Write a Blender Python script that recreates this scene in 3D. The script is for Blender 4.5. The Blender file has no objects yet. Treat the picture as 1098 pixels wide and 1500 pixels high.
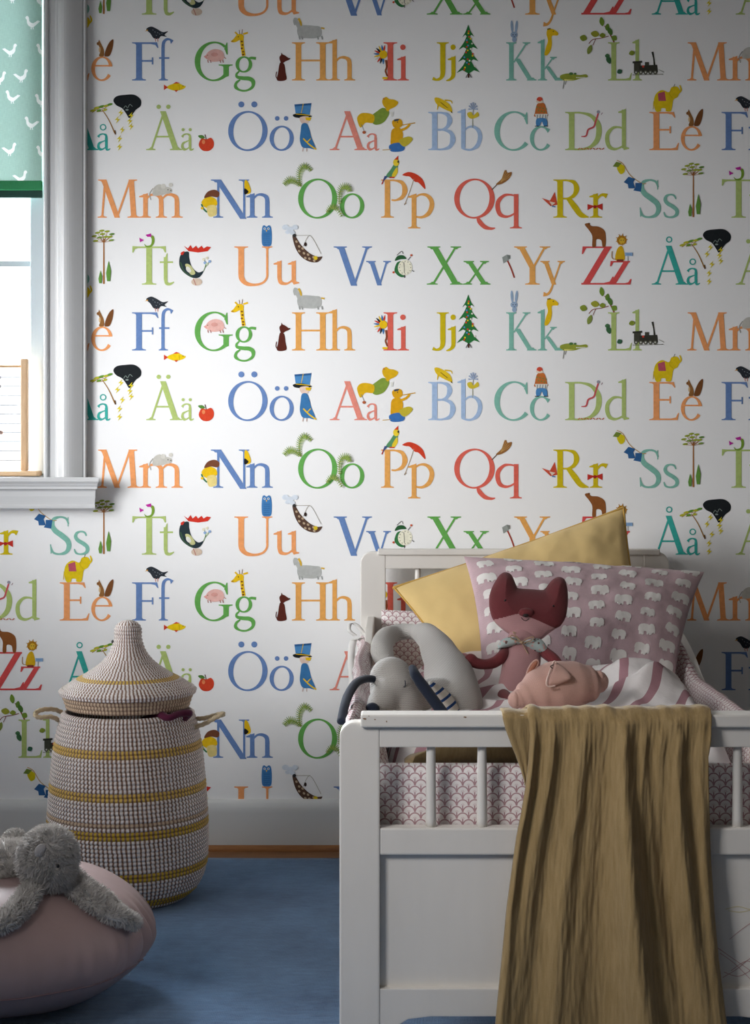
import bpy, bmesh, math, random
from math import sin, cos, pi, sqrt, exp, atan2, floor
from mathutils import Vector, Matrix, noise

# ------------------------------------------------------------------ camera, world, lights, exposure
scene = bpy.context.scene
col = scene.collection
H, FPX, VX, VY = 0.99, 2400.0, 579.0, 680.0          # eye height, focal length and vanishing point of the photograph
YW = 4.22                                            # papered wall
cam_d = bpy.data.cameras.new('camera')
cam_d.sensor_fit = 'VERTICAL'
cam_d.sensor_height = 36.0
cam_d.lens = FPX / 1500.0 * 36.0
cam_d.shift_x = -(VX - 549.0) / 1500.0
cam_d.shift_y = -(750.0 - VY) / 1500.0
cam_d.clip_start = 0.05
cam = bpy.data.objects.new('camera', cam_d)
cam.location = (0, 0, H)
cam.rotation_euler = (pi / 2, 0, 0)
col.objects.link(cam)
scene.camera = cam

world = bpy.data.worlds.new('overcast_sky')
scene.world = world
world.use_nodes = True
bg = world.node_tree.nodes['Background']
bg.inputs[0].default_value = (0.93, 0.97, 1.0, 1)
bg.inputs[1].default_value = 1.3

def area(name, loc, aim, sx, sy, watts, color, spread=180):
    l = bpy.data.lights.new(name, 'AREA')
    l.shape = 'RECTANGLE'; l.size = sx; l.size_y = sy
    l.energy = watts; l.color = color; l.spread = math.radians(spread)
    o = bpy.data.objects.new(name, l)
    o.location = loc
    o.rotation_euler = (Vector(aim) - Vector(loc)).to_track_quat('-Z', 'Y').to_euler()
    col.objects.link(o)
    return o

area('daylight_back_window', (-1.33, 4.44, 1.62), (-1.33, 0, 1.45), 0.84, 1.40, 280.0, (0.88, 0.94, 1.0))
area('wall_gradient_fill', (-1.84, 2.85, 1.30), (-0.08, 4.22, 1.12), 0.9, 0.9, 6.5, (0.985, 0.99, 1.0), 54)  # added area light inside the room, gives the papered wall its brightness gradient
area('bed_front_fill', (-1.35, 1.1, 1.75), (0.12, 2.6, 0.55), 0.6, 0.6, 2.3, (1.0, 0.975, 0.96), 46)  # added unseen fill light, narrow beam onto the front of the bed

scene.view_settings.view_transform = 'Standard'
scene.view_settings.look = 'None'
scene.view_settings.exposure = 0.0
scene.view_settings.gamma = 1.0
scene.view_settings.use_curve_mapping = False
scene.cycles.use_denoising = True
scene.cycles.max_bounces = 8

# ------------------------------------------------------------------ helpers
random.seed(7)

def at(px, py, Y):
    return Vector(((px - VX) * Y / FPX, Y, H - (py - VY) * Y / FPX))

def lin(h):
    h = h.lstrip('#')
    out = []
    for i in (0, 2, 4):
        c = int(h[i:i + 2], 16) / 255.0
        out.append(c / 12.92 if c <= 0.04045 else ((c + 0.055) / 1.055) ** 2.4)
    return (out[0], out[1], out[2], 1.0)

class MB:
    """collects vertices, faces, face colours and uvs for one mesh"""
    def __init__(s):
        s.v = []; s.f = []; s.c = []; s.m = []; s.uv = None
    def add(s, verts, faces, color=(1, 1, 1, 1), m=0):
        b = len(s.v)
        s.v.extend([tuple(p) for p in verts])
        for f in faces:
            s.f.append([b + i for i in f]); s.c.append(color); s.m.append(m)
        return b
    def box(s, x0, x1, y0, y1, z0, z1, bevel=0.0, seg=2, color=(1, 1, 1, 1), m=0):
        bm = bmesh.new()
        r = bmesh.ops.create_cube(bm, size=1.0)
        for v in bm.verts:
            v.co = Vector(((x0 + x1) / 2 + v.co.x * (x1 - x0), (y0 + y1) / 2 + v.co.y * (y1 - y0), (z0 + z1) / 2 + v.co.z * (z1 - z0)))
        if bevel:
            bmesh.ops.bevel(bm, geom=list(bm.edges), offset=bevel, segments=seg, profile=0.6, affect='EDGES', clamp_overlap=True)
        s.bm(bm, color, m)
    def bm(s, bm, color=(1, 1, 1, 1), m=0):
        bm.verts.index_update()
        s.add([v.co for v in bm.verts], [[v.index for v in f.verts] for f in bm.faces], color, m)
        bm.free()
    def prism(s, pts, axis, a, b, bevel=0.0, color=(1, 1, 1, 1), m=0):
        """extrude a 2-D outline along an axis from a to b"""
        def to3(p, t):
            return {'x': (t, p[0], p[1]), 'y': (p[0], t, p[1]), 'z': (p[0], p[1], t)}[axis]
        bm = bmesh.new()
        va = [bm.verts.new(to3(p, a)) for p in pts]
        vb = [bm.verts.new(to3(p, b)) for p in pts]
        n = len(pts)
        bm.faces.new(va); bm.faces.new(list(reversed(vb)))
        for i in range(n):
            bm.faces.new((va[i], vb[i], vb[(i + 1) % n], va[(i + 1) % n]))
        bmesh.ops.recalc_face_normals(bm, faces=list(bm.faces))
        if bevel:
            es = [e for e in bm.edges if len(e.link_faces) == 2 and e.calc_face_angle(0) > 0.6]
            bmesh.ops.bevel(bm, geom=es, offset=bevel, segments=2, profile=0.6, affect='EDGES', clamp_overlap=True)
        s.bm(bm, color, m)
    def tube(s, pts, radii, n=12, sub=6, color=(1, 1, 1, 1), m=0, squash=None, caps=True, up=None, round_caps=True):
        """smooth swept tube; squash = (a, b) scales the section along side / up"""
        P, R = spline([Vector(p) for p in pts], radii, sub)
        if caps and round_caps:
            d0 = (P[0] - P[1]).normalized(); d1 = (P[-1] - P[-2]).normalized()
            r0, r1 = R[0], R[-1]
            A = [(P[0] + d0 * r0 * sin(t), r0 * cos(t)) for t in (1.5, 1.2, 0.8, 0.4)]
            B = [(P[-1] + d1 * r1 * sin(t), r1 * cos(t)) for t in (0.4, 0.8, 1.2, 1.5)]
            P = [a[0] for a in A] + P + [b[0] for b in B]
            R = [a[1] for a in A] + R + [b[1] for b in B]
        rings = []
        side = None
        for i, p in enumerate(P):
            t = (P[min(i + 1, len(P) - 1)] - P[max(i - 1, 0)]).normalized()
            if up is not None:
                u = Vector(up)
                sd = t.cross(u)
                side = sd.normalized() if sd.length > 1e-4 else (side or Vector((1, 0, 0)))
            elif side is None:
                a = Vector((0, 0, 1)) if abs(t.z) < 0.9 else Vector((1, 0, 0))
                side = t.cross(a).normalized()
            else:
                side = (side - t * side.dot(t)).normalized()
            upv = side.cross(t)
            sq = squash or (1, 1)
            rings.append([p + (side * cos(2 * pi * k / n) * sq[0] + upv * sin(2 * pi * k / n) * sq[1]) * R[i] for k in range(n)])
        b = len(s.v)
        verts = [q for r in rings for q in r]
        faces = []
        for i in range(len(rings) - 1):
            for k in range(n):
                faces.append((i * n + k, i * n + (k + 1) % n, (i + 1) * n + (k + 1) % n, (i + 1) * n + k))
        if caps:
            faces.append(list(range(n))[::-1]); faces.append([(len(rings) - 1) * n + k for k in range(n)])
        s.add(verts, faces, color, m)
    def ball(s, c, r, color=(1, 1, 1, 1), nu=24, nv=14, rot=None, m=0, pw=1.0):
        c = Vector(c)
        if not hasattr(r, '__len__'): r = (r, r, r)
        M3 = rot or Matrix.Identity(3)
        verts = [c + M3 @ Vector((0, 0, r[2]))]
        for j in range(1, nv):
            th = pi * j / nv
            for k in range(nu):
                ph = 2 * pi * k / nu
                verts.append(c + M3 @ Vector((r[0] * sin(th) * cos(ph), r[1] * sin(th) * sin(ph), r[2] * cos(th))))
        verts.append(c + M3 @ Vector((0, 0, -r[2])))
        f = []
        for k in range(nu): f.append((0, 1 + k, 1 + (k + 1) % nu))
        for j in range(nv - 2):
            for k in range(nu):
                a = 1 + j * nu; b2 = a + nu
                f.append((a + k, b2 + k, b2 + (k + 1) % nu, a + (k + 1) % nu))
        a = 1 + (nv - 2) * nu
        for k in range(nu): f.append((len(verts) - 1, a + (k + 1) % nu, a + k))
        s.add(verts, f, color, m)
    def lathe(s, prof, c, n=96, colors=None, m=0, closed=False, tilt=None):
        c = Vector(c)
        verts = []
        for (r, z) in prof:
            for k in range(n):
                p = Vector((r * cos(2 * pi * k / n), r * sin(2 * pi * k / n), z))
                verts.append(c + (tilt @ p if tilt else p))
        b = len(s.v)
        s.v.extend([tuple(p) for p in verts])
        for i in range(len(prof) - 1):
            cc = colors[i] if colors else (1, 1, 1, 1)
            for k in range(n):
                s.f.append([b + i * n + k, b + i * n + (k + 1) % n, b + (i + 1) * n + (k + 1) % n, b + (i + 1) * n + k])
                s.c.append(cc); s.m.append(m)
    def build(s, name, mats, parent=None, smooth=False, origin=None):
        me = bpy.data.meshes.new(name)
        off = Vector(parent_base(parent)) if parent else Vector(origin or (0, 0, 0))
        me.from_pydata([(x - off.x, y - off.y, z - off.z) for x, y, z in s.v], [], s.f)
        if not isinstance(mats, (list, tuple)): mats = [mats]
        for mt in mats: me.materials.append(mt)
        me.polygons.foreach_set('material_index', s.m)
        if any(c != (1, 1, 1, 1) for c in s.c):
            at_ = me.color_attributes.new('Col', 'FLOAT_COLOR', 'CORNER')
            arr = []
            for f, c in zip(s.f, s.c): arr.extend(list(c) * len(f))
            at_.data.foreach_set('color', arr)
        if s.uv is not None:
            uvl = me.uv_layers.new(name='UVMap')
            arr = []
            for f in s.f:
                for i in f: arr.extend(s.uv[i])
            uvl.data.foreach_set('uv', arr)
        if smooth: me.polygons.foreach_set('use_smooth', [True] * len(me.polygons))
        me.update()
        o = bpy.data.objects.new(name, me)
        col.objects.link(o)
        if parent: o.parent = parent
        else: o.location = off
        return o

def parent_base(p):
    v = Vector((0, 0, 0))
    while p is not None:
        v += p.location; p = p.parent
    return v

def spline(P, R, sub):
    """Catmull-Rom through points and radii"""
    out, ro = [], []
    n = len(P)
    if len(R) != n:
        k = (len(R) - 1) / (n - 1)
        R = [R[min(int(i * k), len(R) - 1)] + (R[min(int(i * k) + 1, len(R) - 1)] - R[min(int(i * k), len(R) - 1)]) * (i * k - int(i * k)) for i in range(n)]
    for i in range(n - 1):
        p0, p1, p2, p3 = P[max(i - 1, 0)], P[i], P[i + 1], P[min(i + 2, n - 1)]
        for k in range(sub):
            t = k / sub
            out.append(0.5 * ((2 * p1) + (p2 - p0) * t + (2 * p0 - 5 * p1 + 4 * p2 - p3) * t * t + (3 * p1 - p0 - 3 * p2 + p3) * t ** 3))
            tt = t * t * (3 - 2 * t)
            ro.append(R[i] * (1 - tt) + R[i + 1] * tt)
    out.append(P[-1].copy()); ro.append(R[-1])
    return out, ro

def thing(name, label, cat, loc, group=None):
    o = bpy.data.objects.new(name, None)
    o.empty_display_size = 0.05
    o.location = loc
    o['label'] = label; o['category'] = cat
    if group: o['group'] = group
    col.objects.link(o)
    return o

def tag(o, label=None, cat=None, group=None, kind=None):
    if label: o['label'] = label
    if cat: o['category'] = cat
    if group: o['group'] = group
    if kind: o['kind'] = kind
    return o

def soften(o, voxel=0.006, it=6):
    r = o.modifiers.new('join', 'REMESH'); r.mode = 'VOXEL'; r.voxel_size = voxel; r.use_smooth_shade = True
    sm = o.modifiers.new('smooth', 'SMOOTH'); sm.factor = 0.5; sm.iterations = it
    return o

def subsurf(o, n=1):
    m = o.modifiers.new('sub', 'SUBSURF'); m.levels = n; m.render_levels = n
    return o

def smooth_step(a, b, x):
    t = min(1, max(0, (x - a) / (b - a)))
    return t * t * (3 - 2 * t)

# ------------------------------------------------------------------ materials
class NT:
    def __init__(s, name):
        s.m = bpy.data.materials.new(name); s.m.use_nodes = True
        s.t = s.m.node_tree; s.n = s.t.nodes; s.l = s.t.links
        s.b = s.n['Principled BSDF']; s.out = s.n['Material Output']
    def new(s, typ, **kw):
        x = s.n.new(typ)
        for k, v in kw.items(): setattr(x, k, v)
        return x
    def val(s, x, sock):
        if hasattr(x, 'is_linked') or hasattr(x, 'node'): s.l.new(x, sock)
        else: sock.default_value = x
    def math(s, op, a, b=0.0, c=0.0, clamp=False):
        x = s.new('ShaderNodeMath', operation=op); x.use_clamp = clamp
        s.val(a, x.inputs[0]); s.val(b, x.inputs[1]); s.val(c, x.inputs[2])
        return x.outputs[0]
    def mix(s, f, a, b, blend='MIX'):
        x = s.new('ShaderNodeMix', data_type='RGBA', blend_type=blend)
        s.val(f, x.inputs[0]); s.val(a, x.inputs[6]); s.val(b, x.inputs[7])
        return x.outputs[2]
    def coords(s, kind='Object', scale=(1, 1, 1), rot=(0, 0, 0)):
        tc = s.new('ShaderNodeTexCoord'); mp = s.new('ShaderNodeMapping')
        mp.inputs['Scale'].default_value = scale; mp.inputs['Rotation'].default_value = rot
        s.l.new(tc.outputs[kind], mp.inputs[0])
        return mp.outputs[0]
    def noise(s, vec, scale, detail=3, rough=0.55):
        x = s.new('ShaderNodeTexNoise'); x.inputs['Scale'].default_value = scale
        x.inputs['Detail'].default_value = detail; x.inputs['Roughness'].default_value = rough
        s.l.new(vec, x.inputs['Vector'])
        return x.outputs['Fac']
    def bump(s, h, strength, dist=0.001, prev=None):
        x = s.new('ShaderNodeBump'); x.inputs['Strength'].default_value = strength; x.inputs['Distance'].default_value = dist
        s.l.new(h, x.inputs['Height'])
        if prev is not None: s.l.new(prev, x.inputs['Normal'])
        return x.outputs[0]
    def sep(s, vec):
        x = s.new('ShaderNodeSeparateXYZ'); s.l.new(vec, x.inputs[0]); return x.outputs

def scale_col(c, k): return (c[0] * k, c[1] * k, c[2] * k, 1)

def plain(name, hexc, rough=0.5, var=0.0, vscale=4.0, bump=0.0, bscale=60.0, stretch=(1, 1, 1), dist=0.001, metallic=0.0, attr=False, sheen=0.0, spec=0.5, weave=0.0):
    t = NT(name)
    c = lin(hexc)
    base = c
    if attr:
        a = t.new('ShaderNodeAttribute'); a.attribute_name = 'Col'
        base = a.outputs['Color']
    if var:
        n = t.noise(t.coords('Object', stretch), vscale, 4)
        lo = t.mix(1.0, base, (1 - var, 1 - var, 1 - var, 1), 'MULTIPLY')
        hi = t.mix(1.0, base, (1 + var * .6,) * 3 + (1,), 'MULTIPLY')
        f = t.math('MULTIPLY_ADD', n, 3.0, -1.0, True)
        res = t.mix(f, lo, hi)
        t.l.new(res, t.b.inputs['Base Color'])
    elif attr:
        t.l.new(base, t.b.inputs['Base Color'])
    else:
        t.b.inputs['Base Color'].default_value = c
    prev = None
    if bump:
        prev = t.bump(t.noise(t.coords('Object', stretch), bscale, 4, 0.6), bump, dist)
    if weave:
        co = t.coords('Object')
        X = t.sep(co)
        w1 = t.math('SINE', t.math('MULTIPLY', t.math('ADD', X[0], t.math('MULTIPLY', X[1], .6)), 2600.0))
        w2 = t.math('SINE', t.math('MULTIPLY', t.math('ADD', X[2], t.math('MULTIPLY', X[1], .45)), 2600.0))
        prev = t.bump(t.math('ADD', w1, w2), weave, 0.0004, prev)
    if prev is not None: t.l.new(prev, t.b.inputs['Normal'])
    t.b.inputs['Roughness'].default_value = rough
    t.b.inputs['Metallic'].default_value = metallic
    t.b.inputs['Specular IOR Level'].default_value = spec
    if sheen:
        t.b.inputs['Sheen Weight'].default_value = sheen
        t.b.inputs['Sheen Roughness'].default_value = 0.5
    return t.m

def fabric(name, hexc, **kw):
    d = dict(rough=0.9, var=0.10, vscale=9.0, bump=0.35, bscale=420.0, spec=0.15, sheen=0.15, weave=0.15)
    d.update(kw)
    return plain(name, hexc, **d)

M_paper = plain('wallpaper_ground', 'f4f4f4', 0.85, bump=0.05, bscale=300, spec=0.1)
M_print = plain('wallpaper_print', 'ffffff', 0.85, attr=True, var=0.08, vscale=120, spec=0.1)
M_wall = plain('white_wall_paint', 'a09a92', 0.8, bump=0.05, bscale=200)
M_trim = plain('white_gloss_trim', 'cbcccd', 0.35, bump=0.03, bscale=40)
M_sash = plain('pale_blue_white_sash_paint', 'bcc8ce', 0.4)
M_base = plain('baseboard_paint', 'd6d8d8', 0.42, bump=0.04, bscale=30)
M_bed = plain('worn_white_bed_paint', 'e4e0da', 0.45, var=0.05, vscale=9, bump=0.08, bscale=26, stretch=(1, 1, 0.25))
M_chip = plain('bare_wood_chip', '8a6a4c', 0.7)
M_rope = fabric('rope_fibre', 'd8c4a2', bump=0.6, bscale=900)
M_black = plain('black_bead', '101012', 0.3)
M_thread = plain('dark_thread', '2a2022', 0.8)
M_chalk = plain('crayon_marks', 'ffffff', 0.9, attr=True)

def wood_mat(name, hexa, hexb, axis_scale, rough=0.5):
    t = NT(name)
    n = t.noise(t.coords('Object', axis_scale), 6.0, 6, 0.65)
    n2 = t.noise(t.coords('Object', axis_scale), 40.0, 3)
    f = t.math('ADD', t.math('MULTIPLY', n, .75), t.math('MULTIPLY', n2, .25))
    t.l.new(t.mix(t.math('MULTIPLY_ADD', f, 3.0, -1.0, True), lin(hexa), lin(hexb)), t.b.inputs['Base Color'])
    t.b.inputs['Roughness'].default_value = rough
    t.l.new(t.bump(n2, .1), t.b.inputs['Normal'])
    return t.m
M_floor = wood_mat('brown_floorboards', '6b4526', '9a6a40', (1, 14, 14))
M_quarter = wood_mat('brown_quarter_round_wood', '7b4d28', 'a8723f', (1, 10, 10))
M_beech = wood_mat('pale_beech_wood', 'b08c68', 'd2b18c', (8, 8, 1))
M_beechx = wood_mat('pale_beech_wood_lengthwise', 'b8946c', 'd6b790', (1, 8, 8))

def rug_mat():
    t = NT('blue_woven_rug')
    co = t.coords('Object')
    n1 = t.noise(co, 3.2, 5, .6); n2 = t.noise(t.coords('Object', (3, 10, 1)), 9, 4, .6); n3 = t.noise(co, 320, 2)
    f = t.math('ADD', t.math('MULTIPLY', n1, .5), t.math('ADD', t.math('MULTIPLY', n2, .35), t.math('MULTIPLY', n3, .15)))
    t.l.new(t.mix(t.math('MULTIPLY_ADD', f, 3.4, -1.2, True), lin('2d5078'), lin('648cb6')), t.b.inputs['Base Color'])
    X = t.sep(co)
    w = t.math('ADD', t.math('SINE', t.math('MULTIPLY', X[0], 2000)), t.math('SINE', t.math('MULTIPLY', X[1], 1500)))
    t.l.new(t.bump(n3, .5, .002, t.bump(w, .4, .0008)), t.b.inputs['Normal'])
    t.b.inputs['Roughness'].default_value = .95; t.b.inputs['Specular IOR Level'].default_value = .1
    t.b.inputs['Sheen Weight'].default_value = .3
    return t.m
M_rug = rug_mat()

def glass_mat():
    t = NT('window_glass')
    tr = t.new('ShaderNodeBsdfTransparent'); gl = t.new('ShaderNodeBsdfGlossy'); gl.inputs['Roughness'].default_value = .02
    mx = t.new('ShaderNodeMixShader'); fr = t.new('ShaderNodeFresnel'); fr.inputs[0].default_value = 1.3
    t.l.new(fr.outputs[0], mx.inputs[0]); t.l.new(tr.outputs[0], mx.inputs[1]); t.l.new(gl.outputs[0], mx.inputs[2])
    t.l.new(mx.outputs[0], t.out.inputs['Surface'])
    return t.m
M_glass = glass_mat()

def translucent(name, hexc, fac=0.5, attr=False):
    t = NT(name)
    d = t.new('ShaderNodeBsdfDiffuse'); tr = t.new('ShaderNodeBsdfTranslucent'); mx = t.new('ShaderNodeMixShader')
    mx.inputs[0].default_value = fac
    X = t.sep(t.coords('Object'))
    n = t.noise(t.coords('Object', (1, 1, 12)), 90, 3)
    n2 = t.noise(t.coords('Object', (12, 1, 1)), 60, 3)
    f = t.math('MULTIPLY_ADD', t.math('ADD', n, n2), .35, .65)
    src = lin(hexc)
    if attr:
        a = t.new('ShaderNodeAttribute'); a.attribute_name = 'Col'; src = a.outputs['Color']
    cc = t.mix(1.0, src, f, 'MULTIPLY')
    t.l.new(cc, d.inputs[0]); t.l.new(cc, tr.inputs[0])
    t.l.new(d.outputs[0], mx.inputs[1]); t.l.new(tr.outputs[0], mx.inputs[2]); t.l.new(mx.outputs[0], t.out.inputs['Surface'])
    return t.m

def scallop_mat():
    t = NT('scallop_print_cotton')
    uv = t.coords('UV', (1 / .0192, 1 / .0192, 1))
    X = t.sep(uv)
    y2 = t.math('MULTIPLY', X[1], 1.8)
    row = t.math('FLOOR', y2)
    ty = t.math('MULTIPLY', t.math('FRACT', y2), .5556)
    off = t.math('MULTIPLY', t.math('FLOORED_MODULO', row, 2.0), .5)
    xx = t.math('SUBTRACT', t.math('FRACT', t.math('ADD', X[0], off)), .5)
    d = t.math('SQRT', t.math('ADD', t.math('MULTIPLY', xx, xx), t.math('MULTIPLY', ty, ty)))
    ring = t.math('LESS_THAN', t.math('ABSOLUTE', t.math('SUBTRACT', d, .475)), .05)
    ring2 = t.math('LESS_THAN', d, .17)
    fan = t.math('LESS_THAN', t.math('SINE', t.math('MULTIPLY', t.math('ARCTAN2', xx, ty), 9.0)), -.25)
    small = t.math('MULTIPLY', ring2, fan)
    stem = t.math('MULTIPLY', t.math('LESS_THAN', t.math('ABSOLUTE', t.math('SUBTRACT', t.math('ABSOLUTE', xx), .5)), .05), t.math('GREATER_THAN', d, .5))
    f = t.math('MAXIMUM', ring, t.math('MAXIMUM', t.math('MULTIPLY', small, .6), stem))
    n = t.noise(t.coords('Object'), 600, 2)
    t.l.new(t.mix(t.math('MULTIPLY', f, .9), lin('efe9e8'), lin('ab7f86')), t.b.inputs['Base Color'])
    t.l.new(t.bump(t.noise(t.coords('Object'), 28, 3), .35, .006, t.bump(n, .2)), t.b.inputs['Normal'])
    t.b.inputs['Roughness'].default_value = .9; t.b.inputs['Specular IOR Level'].default_value = .15
    return t.m
M_scallop = scallop_mat()

def stitch_mat(lid=False):
    """coiled grass basket: light strips wrapped over brown grass coils"""
    t = NT('coiled_grass_lid_stitching' if lid else 'coiled_grass_stitching')
    a = t.new('ShaderNodeAttribute'); a.attribute_name = 'Col'
    X = t.sep(t.coords('Object'))
    ang = t.math('ARCTAN2', X[1], X[0])
    coil = t.math('FLOOR', t.math('DIVIDE', X[2], 0.00915))
    ph = t.math('MULTIPLY', coil, .4)
    count = 112.0
    if lid:
        rad = t.math('SQRT', t.math('ADD', t.math('MULTIPLY', X[0], X[0]), t.math('MULTIPLY', X[1], X[1])))
        count = t.math('MULTIPLY_ADD', t.math('FLOOR', t.math('DIVIDE', rad, .0262)), 18.0, 18.0)
    n = t.noise(t.coords('Object', (1, 1, 3)), 25, 3)
    s1 = t.math('SINE', t.math('ADD', t.math('MULTIPLY_ADD', ang, count, ph), t.math('MULTIPLY', n, 3.0)))
    f = t.math('MULTIPLY_ADD', s1, 2.6, t.math('MULTIPLY_ADD', t.noise(t.coords('Object', (1, 1, .6)), 12, 3), 2.6, -.35), True)
    nb = t.noise(t.coords('Object'), 40, 4)
    brown = t.mix(nb, lin('6d4f44'), lin('a28674'))
    n4 = t.noise(t.coords('Object'), 150, 3)
    strip = t.mix(1.0, a.outputs['Color'], t.math('MULTIPLY_ADD', n4, .5, .7), 'MULTIPLY')
    t.l.new(t.mix(f, brown, strip), t.b.inputs['Base Color'])
    t.l.new(t.bump(f, .35, .002), t.b.inputs['Normal'])
    t.b.inputs['Roughness'].default_value = .75; t.b.inputs['Specular IOR Level'].default_value = .2
    return t.m
M_stitch = stitch_mat()
M_stitchlid = stitch_mat(True)

def knit_mat(name, hexc):
    t = NT(name)
    X = t.sep(t.coords('Object'))
    w = t.math('SINE', t.math('MULTIPLY', t.math('ADD', X[2], t.math('MULTIPLY', X[1], .35)), 1500))
    w2 = t.math('SINE', t.math('MULTIPLY', t.math('ADD', X[0], t.math('MULTIPLY', X[1], .3)), 1300))
    h = t.math('MULTIPLY', w, t.math('MULTIPLY_ADD', w2, .5, .5))
    c = lin(hexc)
    t.l.new(t.mix(t.math('MULTIPLY_ADD', h, .5, .5), scale_col(c, .82), scale_col(c, 1.12)), t.b.inputs['Base Color'])
    t.l.new(t.bump(h, .5, .0012), t.b.inputs['Normal'])
    t.b.inputs['Roughness'].default_value = .95; t.b.inputs['Specular IOR Level'].default_value = .1
    t.b.inputs['Sheen Weight'].default_value = .2
    return t.m
# ------------------------------------------------------------------ wallpaper alphabet: letter shapes in cap-height units
CW, LW, TH = 0.145, 0.118, 0.048          # heavy stem of capitals, of small letters, hairline

class PL(list):
    g = 0
_gid = [0]
def new_id():
    _gid[0] += 1
    return _gid[0]
def grouped(polys):
    i = new_id(); out = []
    for q in polys:
        p = PL(q); p.g = i; out.append(p)
    return out
def same(q, pts):
    p = PL(pts); p.g = getattr(q, 'g', 0) or new_id()
    return p

def g_stroke(pts, ws, sub=7):
    P, R = spline([Vector((x, y, 0)) for x, y in pts], ws, sub)
    L, Rr = [], []
    for i, p in enumerate(P):
        t = (P[min(i + 1, len(P) - 1)] - P[max(i - 1, 0)]).normalized()
        nn = Vector((-t.y, t.x, 0)) * R[i] * .5
        L.append((p.x + nn.x, p.y + nn.y)); Rr.append((p.x - nn.x, p.y - nn.y))
    return grouped([[L[i], L[i + 1], Rr[i + 1], Rr[i]] for i in range(len(P) - 1)])

def g_arc(cx, cy, rx, ry, a0, a1, thick, thin=TH, tilt=0.0, n=40):
    """part of an oval drawn with a broad nib: heavy at the sides, thin at top and foot; rx, ry are the outer radii"""
    out = []; prev = None
    for i in range(n + 1):
        a = math.radians(a0 + (a1 - a0) * i / n)
        w = thin + (thick - thin) * abs(cos(a - math.radians(tilt))) ** 1.6
        o = (cx + rx * cos(a), cy + ry * sin(a))
        ii = (cx + (rx - w) * cos(a), cy + (ry - w * .9) * sin(a)) if True else None
        if prev: out.append([prev[0], o, ii, prev[1]])
        prev = (o, ii)
    return grouped(out)

def g_serif(x, y, w, up, l=.095, r=.095, t=.026, h=.075):
    """bracketed foot (up=1) or head (up=-1) serif on a stem of width w centred at x"""
    a, b = x - w / 2, x + w / 2
    pts = [(a - l, y), (b + r, y), (b + r, y + t * up)]
    if r > .001: pts += [(b + r * .35, y + (t + .012) * up), (b + r * .08, y + (t + .03) * up)]
    pts += [(b, y + h * up), (a, y + h * up)]
    if l > .001: pts += [(a - l * .08, y + (t + .03) * up), (a - l * .35, y + (t + .012) * up)]
    pts += [(a - l, y + t * up)]
    return [pts]

def g_stem(x, y0, y1, w, foot=(.095, .095), head=(.095, .095)):
    out = [[(x - w / 2, y0), (x + w / 2, y0), (x + w / 2, y1), (x - w / 2, y1)]]
    if foot: out += g_serif(x, y0, w, 1, *foot)
    if head: out += g_serif(x, y1, w, -1, *head)
    return out

def g_flag(x, y1, w, l=.10):
    """slanted head serif of small letters"""
    return [[(x - w / 2 - l, y1 - .085), (x - w / 2 - l, y1 - .055), (x + w / 2, y1 + .025), (x + w / 2, y1 - .12), (x - w / 2, y1 - .09)]]

def g_diag(x0, y0, x1, y1, w):
    return [[(x0 - w / 2, y0), (x0 + w / 2, y0), (x1 + w / 2, y1), (x1 - w / 2, y1)]]

def g_arm(x0, x1, y, up, beak=.15):
    """thin horizontal arm with a flared end; up=+1 beak rises above the arm, -1 hangs below"""
    t = .045
    return [[(x0, y), (x1 - .06, y), (x1 - .06, y + t * up), (x0, y + t * up)],
            [(x1 - .16, y), (x1, y), (x1 + .035, y + beak * up), (x1 + .012, y + beak * up), (x1 - .045, y + (t + .025) * up), (x1 - .16, y + t * up)]]

def dots(xs, y, r):
    return [[(x + r * cos(2 * pi * k / 18), y + r * sin(2 * pi * k / 18)) for k in range(18)] for x in xs]

def ring(x, y, ro, ri):
    return grouped([[(x + ro * cos(2 * pi * k / 24), y + ro * sin(2 * pi * k / 24)), (x + ro * cos(2 * pi * (k + 1) / 24), y + ro * sin(2 * pi * (k + 1) / 24)),
             (x + ri * cos(2 * pi * (k + 1) / 24), y + ri * sin(2 * pi * (k + 1) / 24)), (x + ri * cos(2 * pi * k / 24), y + ri * sin(2 * pi * k / 24))] for k in range(24)])

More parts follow.
